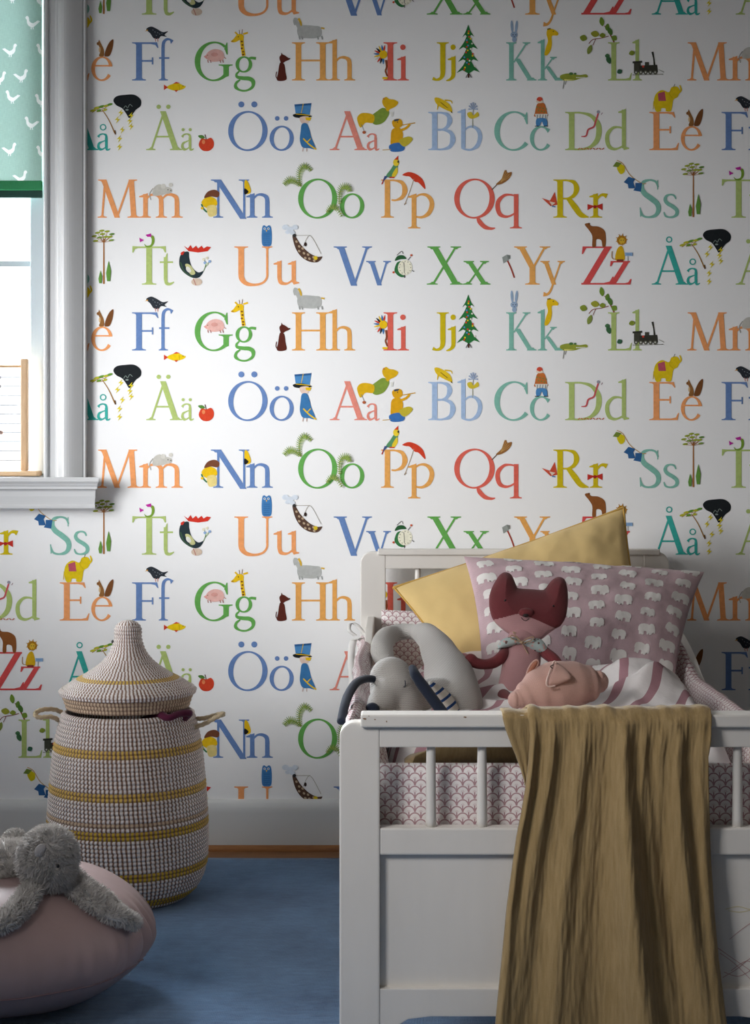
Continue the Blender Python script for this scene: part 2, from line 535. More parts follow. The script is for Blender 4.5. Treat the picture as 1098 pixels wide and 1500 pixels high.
def glyph(ch):
    xh = .625
    if ch == 'A':
        return g_diag(.12, 0, .46, .98, .055) + g_diag(.80, 0, .44, 1.02, .155) + [[(.25, .33), (.70, .33), (.69, .375), (.26, .375)]] + \
            g_serif(.12, 0, .055, 1, .11, .09) + g_serif(.80, 0, .155, 1, .09, .09)
    if ch == 'B':
        return g_stem(.17, 0, 1, CW, (.1, 0), (.1, 0)) + g_stroke([(.2, .978), (.36, .975), (.52, .92), (.575, .77), (.50, .60), (.36, .535), (.2, .53)], [.045, .05, .10, .14, .09, .05, .045]) + \
            g_stroke([(.2, .535), (.40, .53), (.60, .46), (.66, .28), (.58, .09), (.38, .022), (.2, .022)], [.045, .05, .10, .15, .10, .05, .045])
    if ch == 'C':
        return g_arc(.52, .5, .50, .52, 52, 318, .145, TH, -8) + [[(.78, .82), (.84, .99), (.865, .99), (.875, .68), (.845, .68), (.80, .80)]]
    if ch == 'D':
        return g_stem(.17, 0, 1, CW, (.1, 0), (.1, 0)) + g_stroke([(.2, .978), (.42, .975), (.68, .90), (.86, .70), (.895, .48), (.83, .24), (.64, .07), (.40, .022), (.2, .022)], [.045, .05, .09, .135, .15, .13, .08, .05, .045])
    if ch == 'E':
        return g_stem(.17, 0, 1, CW, (.1, 0), (.1, 0)) + g_arm(.2, .60, 1.0, -1) + g_arm(.2, .69, 0, 1, .19) + [[(.2, .51), (.50, .51), (.50, .555), (.2, .555)], [(.49, .44), (.525, .44), (.525, .625), (.49, .625)]]
    if ch == 'F':
        return g_stem(.17, 0, 1, CW, (.1, .1), (.1, 0)) + g_arm(.2, .62, 1.0, -1) + [[(.2, .49), (.50, .49), (.50, .535), (.2, .535)], [(.49, .42), (.525, .42), (.525, .605), (.49, .605)]]
    if ch == 'G':
        return g_arc(.52, .5, .50, .52, 52, 312, .145, TH, -8) + [[(.78, .82), (.84, .99), (.865, .99), (.875, .68), (.845, .68), (.80, .80)]] + \
            [[(.76, .06), (.90, .12), (.90, .40), (.76, .40)]] + g_serif(.83, .42, .14, -1, .12, .10)
    if ch == 'H':
        return g_stem(.17, 0, 1, CW) + g_stem(.79, 0, 1, CW) + [[(.2, .50), (.76, .50), (.76, .548), (.2, .548)]]
    if ch == 'I':
        return g_stem(.17, 0, 1, CW, (.105, .105), (.105, .105))
    if ch == 'J':
        return g_stem(.30, .3, 1, CW, None) + g_stroke([(.30, .32), (.295, .16), (.23, .05), (.12, .02), (.02, .055)], [CW, .13, .085, .06, .09])
    if ch == 'K':
        return g_stem(.17, 0, 1, CW) + g_diag(.25, .47, .66, .97, .062) + g_diag(.80, 0, .36, .57, .165) + g_serif(.66, 1, .06, -1, .09, .10) + g_serif(.84, 0, .12, 1, .10, .09)
    if ch == 'L':
        return g_stem(.17, 0, 1, CW, (.1, 0), (.1, .1)) + g_arm(.2, .68, 0, 1, .2)
    if ch == 'M':
        return g_diag(.12, 0, .20, .98, .06) + g_diag(.16, 1, .54, 0, .15) + g_diag(.53, 0, .90, 1, .062) + g_diag(1.0, 0, .93, 1, .15) + \
            g_serif(.12, 0, .055, 1, .10, .10) + g_serif(1.0, 0, .15, 1, .10, .10) + g_serif(.17, 1, .13, -1, .10, 0) + g_serif(.93, 1, .13, -1, 0, .10)
    if ch == 'N':
        return g_stem(.15, 0, 1, .058, (.10, .10), None) + g_diag(.14, 1, .80, -.03, .165) + g_stem(.82, -.02, 1, .058, None, (.11, .10)) + g_serif(.10, 1, .08, -1, .10, 0)
    if ch == 'O':
        return g_arc(.52, .5, .51, .525, 0, 360, .135, TH, -8, 60)
    if ch == 'P':
        return g_stem(.17, 0, 1, CW, (.1, .1), (.1, 0)) + g_stroke([(.2, .978), (.38, .975), (.57, .91), (.64, .72), (.57, .54), (.40, .46), (.28, .465)], [.045, .05, .10, .145, .10, .05, .045])
    if ch == 'Q':
        return g_arc(.52, .5, .51, .525, 0, 360, .135, TH, -8, 60) + g_stroke([(.60, .0), (.66, -.12), (.78, -.24), (.93, -.285), (1.04, -.27)], [.07, .12, .11, .07, .03])
    if ch == 'R':
        return g_stem(.17, 0, 1, CW, (.1, .1), (.1, 0)) + g_stroke([(.2, .978), (.36, .975), (.53, .92), (.59, .75), (.52, .58), (.36, .505), (.2, .505)], [.045, .05, .10, .14, .10, .05, .045]) + \
            g_stroke([(.38, .51), (.56, .26), (.70, .08), (.90, .012)], [.12, .155, .14, .03])
    if ch == 'S':
        return g_stroke([(.50, .80), (.44, .94), (.29, .985), (.13, .93), (.085, .78), (.16, .63), (.33, .50), (.48, .36), (.51, .20), (.43, .06), (.26, .015), (.11, .06), (.045, .23)],
                        [.04, .055, .05, .09, .12, .135, .145, .135, .12, .09, .05, .055, .03]) + [[(.475, .74), (.50, .74), (.50, .99), (.475, .97)], [(.03, .27), (.058, .27), (.075, .04), (.045, .02)]]
    if ch == 'T':
        return g_stem(.44, 0, 1, CW, (.11, .11), None) + [[(.05, 1), (.83, 1), (.83, .955), (.05, .955)], [(.02, 1.01), (.16, 1), (.16, .955), (.085, .93), (.045, .84), (.015, .84)],
                [(.86, 1.01), (.72, 1), (.72, .955), (.795, .93), (.835, .84), (.865, .84)]]
    if ch == 'U':
        return g_stem(.19, .32, 1, CW, None, (.1, .1)) + g_stem(.84, .32, 1, .056, None, (.1, .1)) + g_stroke([(.19, .34), (.205, .16), (.32, .03), (.53, -.005), (.73, .05), (.83, .18), (.84, .34)], [CW, .14, .105, .065, .055, .055, .056])
    if ch == 'V':
        return g_diag(.16, 1, .49, -.03, .155) + g_diag(.49, -.03, .82, 1, .058) + g_serif(.15, 1, .14, -1, .10, .09) + g_serif(.82, 1, .056, -1, .10, .09)
    if ch == 'X':
        return g_diag(.20, 1, .76, 0, .165) + g_diag(.16, 0, .76, 1, .06) + g_serif(.19, 1, .15, -1, .09, .09) + g_serif(.76, 1, .06, -1, .11, .10) + g_serif(.16, 0, .06, 1, .12, .10) + g_serif(.77, 0, .15, 1, .09, .09)
    if ch == 'Y':
        return g_stem(.45, 0, .5, CW, (.11, .11), None) + g_diag(.16, 1, .45, .44, .15) + g_diag(.47, .44, .77, 1, .06) + g_serif(.15, 1, .14, -1, .09, .09) + g_serif(.77, 1, .056, -1, .11, .10)
    if ch == 'Z':
        return g_diag(.13, .02, .66, .98, .165) + [[(.05, 1), (.75, 1), (.75, .955), (.05, .955)], [(.05, 1), (.20, 1), (.13, .94), (.06, .80), (.03, .80)], [(.02, 0), (.72, 0), (.72, .045), (.02, .045)],
                [(.56, 0), (.76, 0), (.80, .21), (.77, .21), (.70, .08), (.56, .045)]]
    # small letters
    if ch == 'a':
        return g_stem(.40, .09, .44, LW, None, None) + g_stroke([(.40, .42), (.385, .55), (.27, .605), (.13, .575), (.06, .49)], [LW, .09, .05, .06, .11]) + \
            g_stroke([(.40, .37), (.24, .32), (.10, .25), (.07, .13), (.14, .035), (.27, .045), (.40, .14)], [.04, .05, .09, .115, .10, .055, .04]) + g_stroke([(.40, .12), (.42, .03), (.49, .015), (.565, .06)], [LW, .09, .06, .03])
    if ch == 'b':
        return g_stem(.16, .06, 1.06, LW, None, None) + g_flag(.16, 1.06, LW) + g_stroke([(.16, .49), (.30, .60), (.46, .60), (.585, .48), (.61, .31), (.54, .12), (.38, .015), (.22, .02), (.12, .07)], [.04, .05, .075, .11, .12, .11, .06, .05, .07])
    if ch == 'c':
        return g_arc(.34, .31, .32, .325, 48, 325, .12, TH, -8) + g_stroke([(.50, .555), (.57, .50)], [.06, .12])
    if ch == 'd':
        return g_stem(.55, .05, 1.06, LW, None, None) + g_flag(.55, 1.06, LW) + g_stroke([(.55, .56), (.40, .60), (.24, .58), (.10, .44), (.075, .27), (.13, .10), (.26, .03), (.40, .05), (.55, .13)], [.04, .05, .075, .11, .12, .11, .075, .05, .04]) + \
            [[(.55, 0), (.70, .035), (.70, .06), (.60, .09), (.50, .09)]]
    if ch == 'e':
        return g_arc(.34, .31, .32, .325, 12, 325, .115, TH, -8) + [[(.10, .365), (.645, .365), (.645, .405), (.10, .405)]]
    if ch == 'f':
        return g_stem(.17, 0, .86, LW, (.09, .12), None) + g_stroke([(.17, .82), (.19, .98), (.29, 1.07), (.42, 1.07), (.50, 1.0)], [LW, .11, .07, .05, .13]) + [[(.03, .565), (.40, .565), (.40, .61), (.03, .61)]]
    if ch == 'g':
        return g_arc(.30, .42, .235, .215, 0, 360, .10, .045, -8, 40) + g_stroke([(.17, .24), (.09, .16), (.12, .09), (.28, .06), (.46, .045), (.56, -.03), (.54, -.17), (.38, -.26), (.20, -.255), (.07, -.17), (.09, -.06), (.20, .02)],
                        [.04, .06, .08, .10, .11, .115, .08, .05, .05, .09, .07, .04]) + g_stroke([(.44, .575), (.52, .59), (.64, .575)], [.05, .07, .075])
    if ch == 'h':
        return g_stem(.16, 0, 1.06, LW, (.09, .08), None) + g_flag(.16, 1.06, LW) + g_stem(.55, 0, .42, LW, (.08, .09), None) + g_stroke([(.17, .47), (.29, .59), (.43, .60), (.53, .53), (.55, .40)], [.04, .055, .08, .11, LW])
    if ch == 'i':
        return g_stem(.16, 0, .62, LW, (.09, .09), None) + g_flag(.16, .62, LW) + dots([.15], .87, .072)
    if ch == 'j':
        return g_stem(.26, .2, .62, LW, None, None) + g_flag(.26, .62, LW) + dots([.25], .87, .072) + g_stroke([(.26, .24), (.25, .12), (.17, .03), (.06, -.005)], [LW, .11, .07, .03])
    if ch == 'k':
        return g_stem(.16, 0, 1.06, LW, (.09, .08), None) + g_flag(.16, 1.06, LW) + g_diag(.22, .29, .48, .60, .052) + g_diag(.62, 0, .30, .37, .135) + g_serif(.49, .62, .05, -1, .07, .09) + g_serif(.67, 0, .08, 1, .09, .08)
    if ch == 'l':
        return g_stem(.16, 0, 1.06, LW, (.09, .09), None) + g_flag(.16, 1.06, LW)
    if ch == 'm':
        out = g_stem(.16, 0, .62, LW, (.09, .08), None) + g_flag(.16, .62, LW)
        for k in (0, .40):
            out += g_stem(.56 + k, 0, .42, LW, (.08, .09), None) + g_stroke([(.17 + k, .47), (.29 + k, .59), (.43 + k, .60), (.54 + k, .53), (.56 + k, .40)], [.04, .055, .08, .11, LW])
        return out
    if ch == 'n':
        return g_stem(.16, 0, .62, LW, (.09, .08), None) + g_flag(.16, .62, LW) + g_stem(.56, 0, .42, LW, (.08, .09), None) + g_stroke([(.17, .47), (.29, .59), (.43, .60), (.54, .53), (.56, .40)], [.04, .055, .08, .11, LW])
    if ch == 'o':
        return g_arc(.33, .31, .325, .33, 0, 360, .115, TH, -8, 44)
    if ch == 'p':
        return g_stem(.18, -.28, .60, LW, (.09, .10), None) + g_flag(.18, .61, LW) + g_stroke([(.18, .50), (.32, .60), (.48, .595), (.60, .48), (.625, .31), (.55, .12), (.40, .02), (.26, .02), (.18, .06)], [.04, .05, .08, .11, .12, .11, .07, .05, .04])
    if ch == 'q':
        return g_stem(.55, -.28, .62, LW, (.10, .09), None) + g_stroke([(.55, .565), (.40, .60), (.24, .58), (.10, .44), (.075, .27), (.13, .10), (.26, .03), (.40, .05), (.55, .14)], [.04, .05, .075, .11, .12, .11, .075, .05, .04])
    if ch == 'r':
        return g_stem(.16, 0, .62, LW, (.09, .11), None) + g_flag(.16, .62, LW) + g_stroke([(.17, .44), (.27, .57), (.36, .60), (.45, .565)], [.04, .06, .085, .13])
    if ch == 's':
        return g_stroke([(.345, .49), (.30, .58), (.20, .605), (.10, .56), (.075, .46), (.14, .37), (.27, .29), (.365, .20), (.365, .09), (.28, .025), (.17, .015), (.08, .05), (.04, .15)], [.035, .05, .045, .07, .09, .10, .105, .10, .09, .06, .045, .05, .03])
    if ch == 't':
        return g_stem(.20, .13, .72, LW, None, None) + [[(.02, .565), (.43, .565), (.43, .61), (.02, .61)], [(.141, .60), (.259, .60), (.259, .82), (.235, .82)]] + g_stroke([(.20, .16), (.225, .045), (.33, .015), (.46, .07)], [LW, .10, .07, .03])
    if ch == 'u':
        return g_stem(.16, .18, .61, LW, None, None) + g_flag(.16, .61, LW) + g_stem(.55, .06, .61, LW, None, None) + g_flag(.55, .61, LW) + g_stroke([(.16, .20), (.19, .07), (.30, .025), (.42, .05), (.55, .15)], [LW, .11, .075, .05, .04]) + [[(.55, 0), (.70, .035), (.70, .06), (.60, .09), (.50, .09)]]
    if ch == 'v':
        return g_diag(.13, .62, .35, -.02, .125) + g_diag(.35, -.02, .55, .62, .05) + g_serif(.12, .62, .11, -1, .08, .07) + g_serif(.555, .62, .05, -1, .08, .08)
    if ch == 'x':
        return g_diag(.16, .62, .55, 0, .13) + g_diag(.13, 0, .55, .62, .05) + g_serif(.16, .62, .11, -1, .08, .07) + g_serif(.55, .62, .05, -1, .09, .08) + g_serif(.13, 0, .05, 1, .09, .08) + g_serif(.56, 0, .11, 1, .07, .08)
    if ch == 'y':
        return g_diag(.13, .62, .37, -.0, .125) + g_diag(.30, -.10, .57, .62, .05) + g_serif(.12, .62, .11, -1, .08, .07) + g_serif(.575, .62, .05, -1, .08, .08) + g_stroke([(.345, .02), (.27, -.16), (.18, -.255), (.07, -.25)], [.05, .06, .07, .12])
    if ch == 'z':
        return g_diag(.10, .02, .42, .60, .13) + [[(.05, .62), (.50, .62), (.50, .58), (.05, .58)], [(.05, .62), (.15, .62), (.11, .57), (.065, .48), (.035, .48)], [(.02, 0), (.48, 0), (.48, .04), (.02, .04)], [(.38, 0), (.51, 0), (.54, .15), (.51, .15), (.46, .06), (.38, .04)]]
    return []

def bounds(polys):
    xs = [p[0] for q in polys for p in q]
    return min(xs), max(xs)

# one endless alphabet line: four text rows of 863 units each, then it starts again
SPAN = 863.0
ROWOFF = {1: 0.0, 3: SPAN, 4: 2 * SPAN, 2: 3 * SPAN}
BASE = {1: 118.0, 2: 220.0, 3: 319.0, 4: 417.0}
BLUE, GREEN, APRI, ORNG, CORAL, YELL = '6b8abf', '68ad56', 'eaaa5c', 'f2a368', 'e2695a', 'd3bd1c'
TEAL, LIME, SALM, PALE, RED, AQUA = '84bfae', 'b4c878', 'ea9181', 'a9c2e3', 'dc5554', '3fafa4'
LETTERS = [
    (1, 'F', 193.4, 232, BLUE), (1, 'f', 232.5, 254, BLUE), (1, 'G', 285, 340.6, GREEN), (1, 'g', 342.4, 375, GREEN), (1, 'H', 427.4, 482, APRI), (1, 'h', 481, 520, APRI),
    (1, 'I', 561.4, 581.5, CORAL), (1, 'i', 581.5, 598.6, CORAL), (1, 'J', 632.5, 657, YELL), (1, 'j', 653, 667, YELL), (1, 'K', 741, 785.4, TEAL), (1, 'k', 787, 823.7, TEAL),
    (1, 'L', 890, 925, LIME), (1, 'l', 925.7, 939.5, LIME),
    (3, 'M', 143, 205, ORNG), (3, 'm', 203.8, 267.6, ORNG), (3, 'N', 308.7, 364.8, BLUE), (3, 'n', 360.5, 399.5, BLUE), (3, 'O', 436.4, 493.6, GREEN), (3, 'o', 497.6, 533.3, GREEN),
    (3, 'P', 557.7, 596.7, APRI), (3, 'p', 596.7, 635.7, APRI), (3, 'Q', 664.9, 725, CORAL), (3, 'q', 725, 764, CORAL), (3, 'R', 810, 862, YELL), (3, 'r', 862.7, 890, YELL),
    (3, 'S', 936, 967.6, TEAL), (3, 's', 971, 994, TEAL),
    (4, 'T', 193.6, 243, LIME), (4, 't', 234, 255, LIME), (4, 'U', 343, 398.7, ORNG), (4, 'u', 400.5, 438, ORNG), (4, 'V', 488.5, 544.6, BLUE), (4, 'v', 536, 572.3, BLUE),
    (4, 'X', 624.8, 677.6, GREEN), (4, 'x', 678, 718, GREEN), (4, 'Y', 752.6, 805.5, APRI), (4, 'y', 791, 827, APRI), (4, 'Z', 851, 898.4, RED), (4, 'z', 892, 924.6, RED),
    (4, 'Å', 954, 1007, AQUA), (4, 'å', 1005, 1024.8, AQUA),
    (2, 'Ä', 214, 266.7, LIME), (2, 'ä', 265, 284, LIME), (2, 'Ö', 334, 391.6, BLUE), (2, 'ö', 394.6, 430, BLUE), (2, 'A', 482.7, 537.4, SALM), (2, 'a', 536.7, 555.6, SALM),
    (2, 'B', 627, 667, PALE), (2, 'b', 669.6, 706, PALE), (2, 'C', 723.5, 773.4, TEAL), (2, 'c', 775.6, 805.5, TEAL), (2, 'D', 827.3, 881, LIME), (2, 'd', 885.6, 921, LIME),
    (2, 'E', 950.5, 994, ORNG), (2, 'e', 996.7, 1027.7, ORNG),
]
MARK = {'Å': 'A', 'å': 'a', 'Ä': 'A', 'ä': 'a', 'Ö': 'O', 'ö': 'o'}
shapes = []        # (s, y above baseline in px, polygon list, colour, layer)

def add_shape(row, polys, colr, layer, xc):
    s0 = ROWOFF[row]
    shapes.append((s0 + xc, [same(q, [(x + s0, y) for x, y in q]) for q in polys], lin(colr), layer))

for row, ch, x0, x1, colr in LETTERS:
    polys = glyph(MARK.get(ch, ch))
    b0, b1 = bounds(polys)
    k = (x1 - x0) / (b1 - b0)
    xc = (x0 + x1) / 2
    ky = 56.0 * (.70 if ch in 'åäa' else 1.0)      # these three are small in the print
    out = [same(q, [(x0 + (x - b0) * k, y * ky) for x, y in q]) for q in polys]
    if ch == 'Å': out += [same(q, [(x + xc, y) for x, y in q]) for q in ring(-1, 66, 4.6, 2.9)]
    if ch == 'å': out += [same(q, [(x + xc - 1, y) for x, y in q]) for q in ring(0, 33.5, 4.8, 3.2)]
    if ch == 'Ä': out += dots([xc - 8, xc + 6], 63.5, 3.2)
    if ch == 'ä': out += dots([xc - 6.5, xc + 4], 30.0, 2.3)
    if ch == 'Ö': out += dots([xc - 9.5, xc + 9.5], 67, 4.4)
    if ch == 'ö': out += dots([xc - 6.5, xc + 6.5], 46.5, 3.4)
    add_shape(row, out, colr, 0, xc)

# --- the little pictures between the letters (coordinates in the photograph's own frame, one repeat)
PIC = []
_cur = {}
def pic(row, xc):
    _cur.update(row=row, xc=xc, layer=1)
def P_(c, *pts):
    r = _cur['row']; add_shape(r, [[(x, BASE[r] - y) for x, y in pts]], c, _cur['layer'], _cur['xc']); _cur['layer'] += 1
def E_(c, cx, cy, rx, ry=None, rot=0.0):
    ry = rx if ry is None else ry
    a = math.radians(rot)
    P_(c, *[(cx + rx * cos(t) * cos(a) - ry * sin(t) * sin(a), cy + rx * cos(t) * sin(a) + ry * sin(t) * cos(a)) for t in [2 * pi * k / 20 for k in range(20)]])
def L_(c, w, *pts):
    r = _cur['row']
    ws = w if isinstance(w, (list, tuple)) else [w] * len(pts)
    add_shape(r, g_stroke([(x, BASE[r] - y) for x, y in pts], ws, 4 if len(pts) > 2 else 1), c, _cur['layer'], _cur['xc']); _cur['layer'] += 1
def S_(c, *pts):
    """smooth closed outline"""
    n = len(pts); out = []
    V = [Vector((x, y, 0)) for x, y in pts]
    for i in range(n):
        p0, p1, p2, p3 = V[i - 1], V[i], V[(i + 1) % n], V[(i + 2) % n]
        for k in range(5):
            t = k / 5
            q = 0.5 * ((2 * p1) + (p2 - p0) * t + (2 * p0 - 5 * p1 + 4 * p2 - p3) * t * t + (3 * p1 - p0 - 3 * p2 + p3) * t ** 3)
            out.append((q.x, q.y))
    P_(c, *out)

# row 1
pic(1, 230)   # starling on F
S_('33383f', (214, 43), (221, 39), (229, 42), (238, 47), (246, 46), (241, 51), (244, 54), (236, 53), (232, 57), (225, 56), (220, 49))
P_('d9a03c', (216, 43), (212, 46), (217, 45)); L_('c77', 1.2, (227, 56), (227, 61)) if False else L_('cc8f86', 1.2, (227, 56), (228, 61)); L_('cc8f86', 1.2, (231, 56), (231, 61))
for q in ((224, 44), (227, 47), (231, 48), (229, 52), (234, 50), (237, 49)): E_('8d939b', q[0], q[1], .9, .5, 30)
pic(1, 256)   # yellow fish
S_('f0cf1a', (244, 128), (250, 124), (260, 122), (268, 125), (272, 127), (267, 131), (257, 133), (249, 131)); P_('d8452e', (246, 128), (240, 124), (240, 132)); P_('d8452e', (253, 123), (258, 120), (264, 122))
E_('222222', 268, 126, .7); L_('b89a10', .6, (262, 124), (263, 132)); P_('d8452e', (255, 132), (258, 135), (261, 132))
pic(1, 313)   # pig
S_('eab9b0', (301, 84), (305, 76), (314, 72), (324, 74), (328, 80), (327, 87), (320, 90), (309, 90)); P_('e6a79c', (303, 80), (298, 83), (303, 87)); L_('c9847a', 1, (328, 84), (331, 86))
for x in (304, 308, 322, 326): L_('b06c64', 1.2, (x, 88), (x + 1, 92))
E_('5a3a38', 304, 81, .7); E_('dfa298', 314, 80, 5, 3)
pic(1, 354)   # giraffe
L_('efc41f', [7.5, 5.5, 5, 5.5], (353, 52), (354, 60), (355, 70), (357, 82)); S_('efc41f', (338, 61), (342, 57), (347, 51), (354, 50), (357, 55), (352, 58), (344, 62))
L_('efc41f', 2.6, (356, 50), (363, 48)); L_('efc41f', 2.4, (348, 51), (344, 47)); L_('8a5a20', .8, (351, 50), (350, 44)); L_('8a5a20', .8, (354, 50), (355, 43))
for q in ((354, 61), (355, 66), (354, 71), (356, 76), (356, 80)): E_('7a4a1e', q[0], q[1], 1.6, 1.3)
E_('222222', 349, 54, .8); P_('b88a12', (338, 61), (341, 59), (342, 62))
pic(1, 451)   # grey horse
S_('b9bbb8', (437, 39), (446, 37), (460, 38), (469, 40), (470, 52), (462, 56), (448, 56), (438, 54), (435, 46)); L_('b9bbb8', [7, 6, 5], (440, 44), (436, 36), (432, 29)); S_('b9bbb8', (429, 31), (431, 26), (436, 28), (434, 35), (431, 37))
L_('dcb23c', [3, 3, 2], (437, 27), (440, 33), (441, 38)); L_('dcb23c', [2, 2.5], (470, 41), (475, 42))
for x in (438, 442, 465, 471): L_('a5a7a4', 2.2, (x, 53), (x + 1, 58))
pic(1, 412)   # brown dog
S_('5d2b22', (410, 92), (416, 94), (418, 106), (419, 117), (406, 118), (407, 107)); S_('5d2b22', (409, 84), (414, 80), (421, 84), (424, 87), (418, 90), (412, 93)); P_('5d2b22', (411, 84), (412, 77), (415, 82)); L_('5d2b22', 1.3, (407, 117), (404, 112), (405, 105))
E_('2a1512', 424, 86, 1.0)
pic(1, 556)   # figure with coloured feathers peeping out behind I
for k, c in enumerate(('d8452e', '3f78b5', 'efc41f', '333333', 'd8452e', '3f78b5', 'efc41f', 'e0e0da', 'd8452e', '333333', '3f78b5')):
    a = math.radians(80 + k * 19); L_(c, [1.2, 2.6, .8], (561 + 4 * cos(a), 80 - 4 * sin(a)), (561 + 9 * cos(a), 80 - 9 * sin(a)), (561 + 14 * cos(a), 80 - 14 * sin(a)))
E_('efc41f', 561, 80, 6); L_('8d4a2c', [3, 2.6, 2.4], (565, 88), (566, 98), (564, 104)); L_('8d4a2c', [2.4, 2], (564, 104), (567, 112)); P_('efc41f', (560, 113), (568, 113), (567, 116), (560, 116))
pic(1, 685)   # fir tree with lights
L_('5a4030', 2.5, (686, 60), (686, 114)); 
for (y0, y1, w) in ((36, 54, 9), (48, 72, 14), (66, 90, 15), (82, 106, 17)):
    P_('2f7a3f', (685.5, y0), (685.5 + w * .45, (y0 + y1) / 2 + 2), (685.5 + w, y1), (685.5 + w * .5, y1 - 3), (686, y1 + 2), (685.5 - w * .5, y1 - 3), (685.5 - w, y1 + 1), (685.5 - w * .45, (y0 + y1) / 2 + 2))
for k in range(22):
    a = k * 2.39996; rr = 3.0 + 10 * ((k * 37 % 11) / 11); yy = 46 + (k * 53 % 58)
    E_(('e2462e', 'f0cf1a', 'e2462e', 'f4f0e0', '5f8fd0')[k % 5], 685.5 + cos(a) * rr * (yy - 30) / 70, yy, 1.3)
L_('333333', 1, (682, 114), (686, 108), (690, 114))
pic(1, 752)   # rabbit on K
E_('9db4cf', 749.5, 39, 2.0, 9, -4); E_('9db4cf', 756, 39, 2.0, 9, 6); E_('9db4cf', 752.5, 51, 5.2, 4.6); E_('9db4cf', 753, 58, 3.4, 4); E_('444c60', 751, 51, .8); E_('444c60', 755, 51, .8); E_('5f7492', 753, 54, 1.2, .7)
pic(1, 806)   # camel behind k
S_('efc41f', (797, 80), (799, 70), (802, 60), (800, 50), (802, 43), (810, 43), (817, 48), (816, 52), (808, 53), (808, 64), (806, 74), (801, 81)); E_('222222', 810, 46, .8); L_('8a6a10', 2, (801, 43), (806, 42))
pic(1, 840)   # crocodile
S_('9aa43e', (820, 111), (828, 108), (836, 108), (848, 110), (858, 109), (860, 113), (850, 115), (840, 118), (828, 118), (821, 117)); E_('4e7a45', 836, 108, 3, 2); E_('4e7a45', 842, 108, 2, 1.4); P_('e8e080', (826, 116), (842, 117), (826, 118.5))
for k in range(7): P_('f4f4e8', (843 + k * 2, 113), (844 + k * 2, 115), (845 + k * 2, 113))
L_('777766', .8, (826, 118), (824, 130)); L_('777766', .8, (829, 118), (827, 124))
pic(1, 880)   # leafy twigs on L
L_('8c4a3c', [2.2, 1.8, 1], (899, 62), (893, 50), (885, 38)); L_('8c4a3c', 1.1, (891, 53), (880, 56), (868, 58), (862, 64)); L_('8c4a3c', .9, (872, 57), (868, 66))
for (x, y, rx, ry, rot, c) in ((881, 32, 4, 6.5, -10, '7a9a3a'), (889, 40, 3.6, 5, 10, '6a8f3a'), (893, 46, 4, 6, -25, '567f3a'), (899, 56, 5, 4, 30, '7a9a3a'), (871, 50, 7, 4.5, 10, 'a3a53a'), (882, 52, 5, 3.4, -5, '8a9a3a'), (854, 56, 6, 4.5, 15, '8a9a3a'), (863, 73, 4, 7, 20, '8a9a4a'), (889, 82, 4, 3, 0, '4a7a50'), (891, 88, 4, 6, -20, '3f6a45'), (907, 105, 4.5, 3.4, -30, '3f6a50'), (925, 78, 5, 3.5, -15, '8a9a3a')):
    S_(c, *[(x + math.cos(math.radians(rot)) * a * rx - math.sin(math.radians(rot)) * b * ry, y + math.sin(math.radians(rot)) * a * rx + math.cos(math.radians(rot)) * b * ry) for a, b in ((0, -1.1), (.8, -.35), (.75, .4), (0, 1), (-.75, .4), (-.8, -.35))])
pic(1, 947)   # locomotive
P_('4a4a40', (928, 92), (938, 92), (938, 106), (928, 106)); P_('3c3c34', (936, 96), (962, 95), (963, 106), (936, 106)); P_('3c3c34', (926, 90), (940, 89), (940, 92), (926, 93)); L_('3c3c34', [2.5, 2, 3], (958, 96), (957, 86), (955, 76)); P_('d04a3a', (940, 96), (943, 96), (943, 99), (940, 99))
P_('4a4a40', (944, 91), (950, 91), (950, 96), (944, 96))
for x in (931, 938, 945, 952, 959): E_('55554a', x, 106, 3); E_('c9c9be', x, 106, 1.3)
L_('6a6a5a', .9, (926, 110), (971, 109)); L_('8a8a7a', .7, (964, 102), (972, 106))
# row 3
pic(3, 236)   # mouse on m
S_('c9c6bd', (223, 283), (226, 274), (234, 270), (241, 275), (244, 283), (236, 286), (226, 287)); E_('c9c6bd', 245, 279, 7, 5); E_('d8d5cc', 239, 273, 3.6); E_('d8d5cc', 250, 271, 3.2, 3.0); E_('333333', 246, 278, .8); E_('333333', 250, 279, .8); L_('b0ada4', 1.2, (224, 276), (219, 284), (221, 293))
pic(3, 304)   # yellow gnome with brown cap behind N, beak on the other side
S_('efc41f', (295, 296), (300, 290), (308, 288), (316, 292), (318, 300), (310, 303), (303, 305), (297, 301)); S_('7a4a34', (299, 290), (304, 281), (314, 278), (321, 282), (319, 289), (309, 288)); S_('ead68a', (303, 303), (315, 301), (317, 314), (306, 317)); L_('3a7a50', 2.2, (295, 299), (298, 306), (303, 311)); E_('efc41f', 296, 305, 2)
S_('efc41f', (358, 266), (362, 265), (367, 277), (366, 283), (359, 283)); S_('222222', (358, 276), (364, 281), (358, 285))
pic(3, 436)   # ferns on O
def fern(pts, n=9, ln=6.0, c='9dae5a'):
    L_('7d8f3f', 1.0, *pts)
    V, _ = spline([Vector((x, y, 0)) for x, y in pts], [1] * len(pts), 5)
    for i in range(1, len(V) - 1):
        t = (V[i + 1] - V[i - 1]).normalized(); nn = Vector((-t.y, t.x, 0)); l = ln * (.45 + .55 * sin(pi * i / len(V)))
        for sgn in (-1, 1):
            q = V[i] + nn * sgn * l + t * l * .35
            L_(c if i % 2 else '7fa04f', [1.7, .5], (V[i].x, V[i].y), (q.x, q.y))
fern([(441, 274), (438, 262), (440, 250), (447, 243), (456, 250)]); fern([(440, 273), (432, 266), (423, 264), (416, 271)])
fern([(497, 300), (497, 286), (501, 275), (509, 274), (512, 281)]); fern([(478, 312), (484, 304), (493, 305), (501, 318)], 7, 5)
pic(3, 574)   # parrot on P
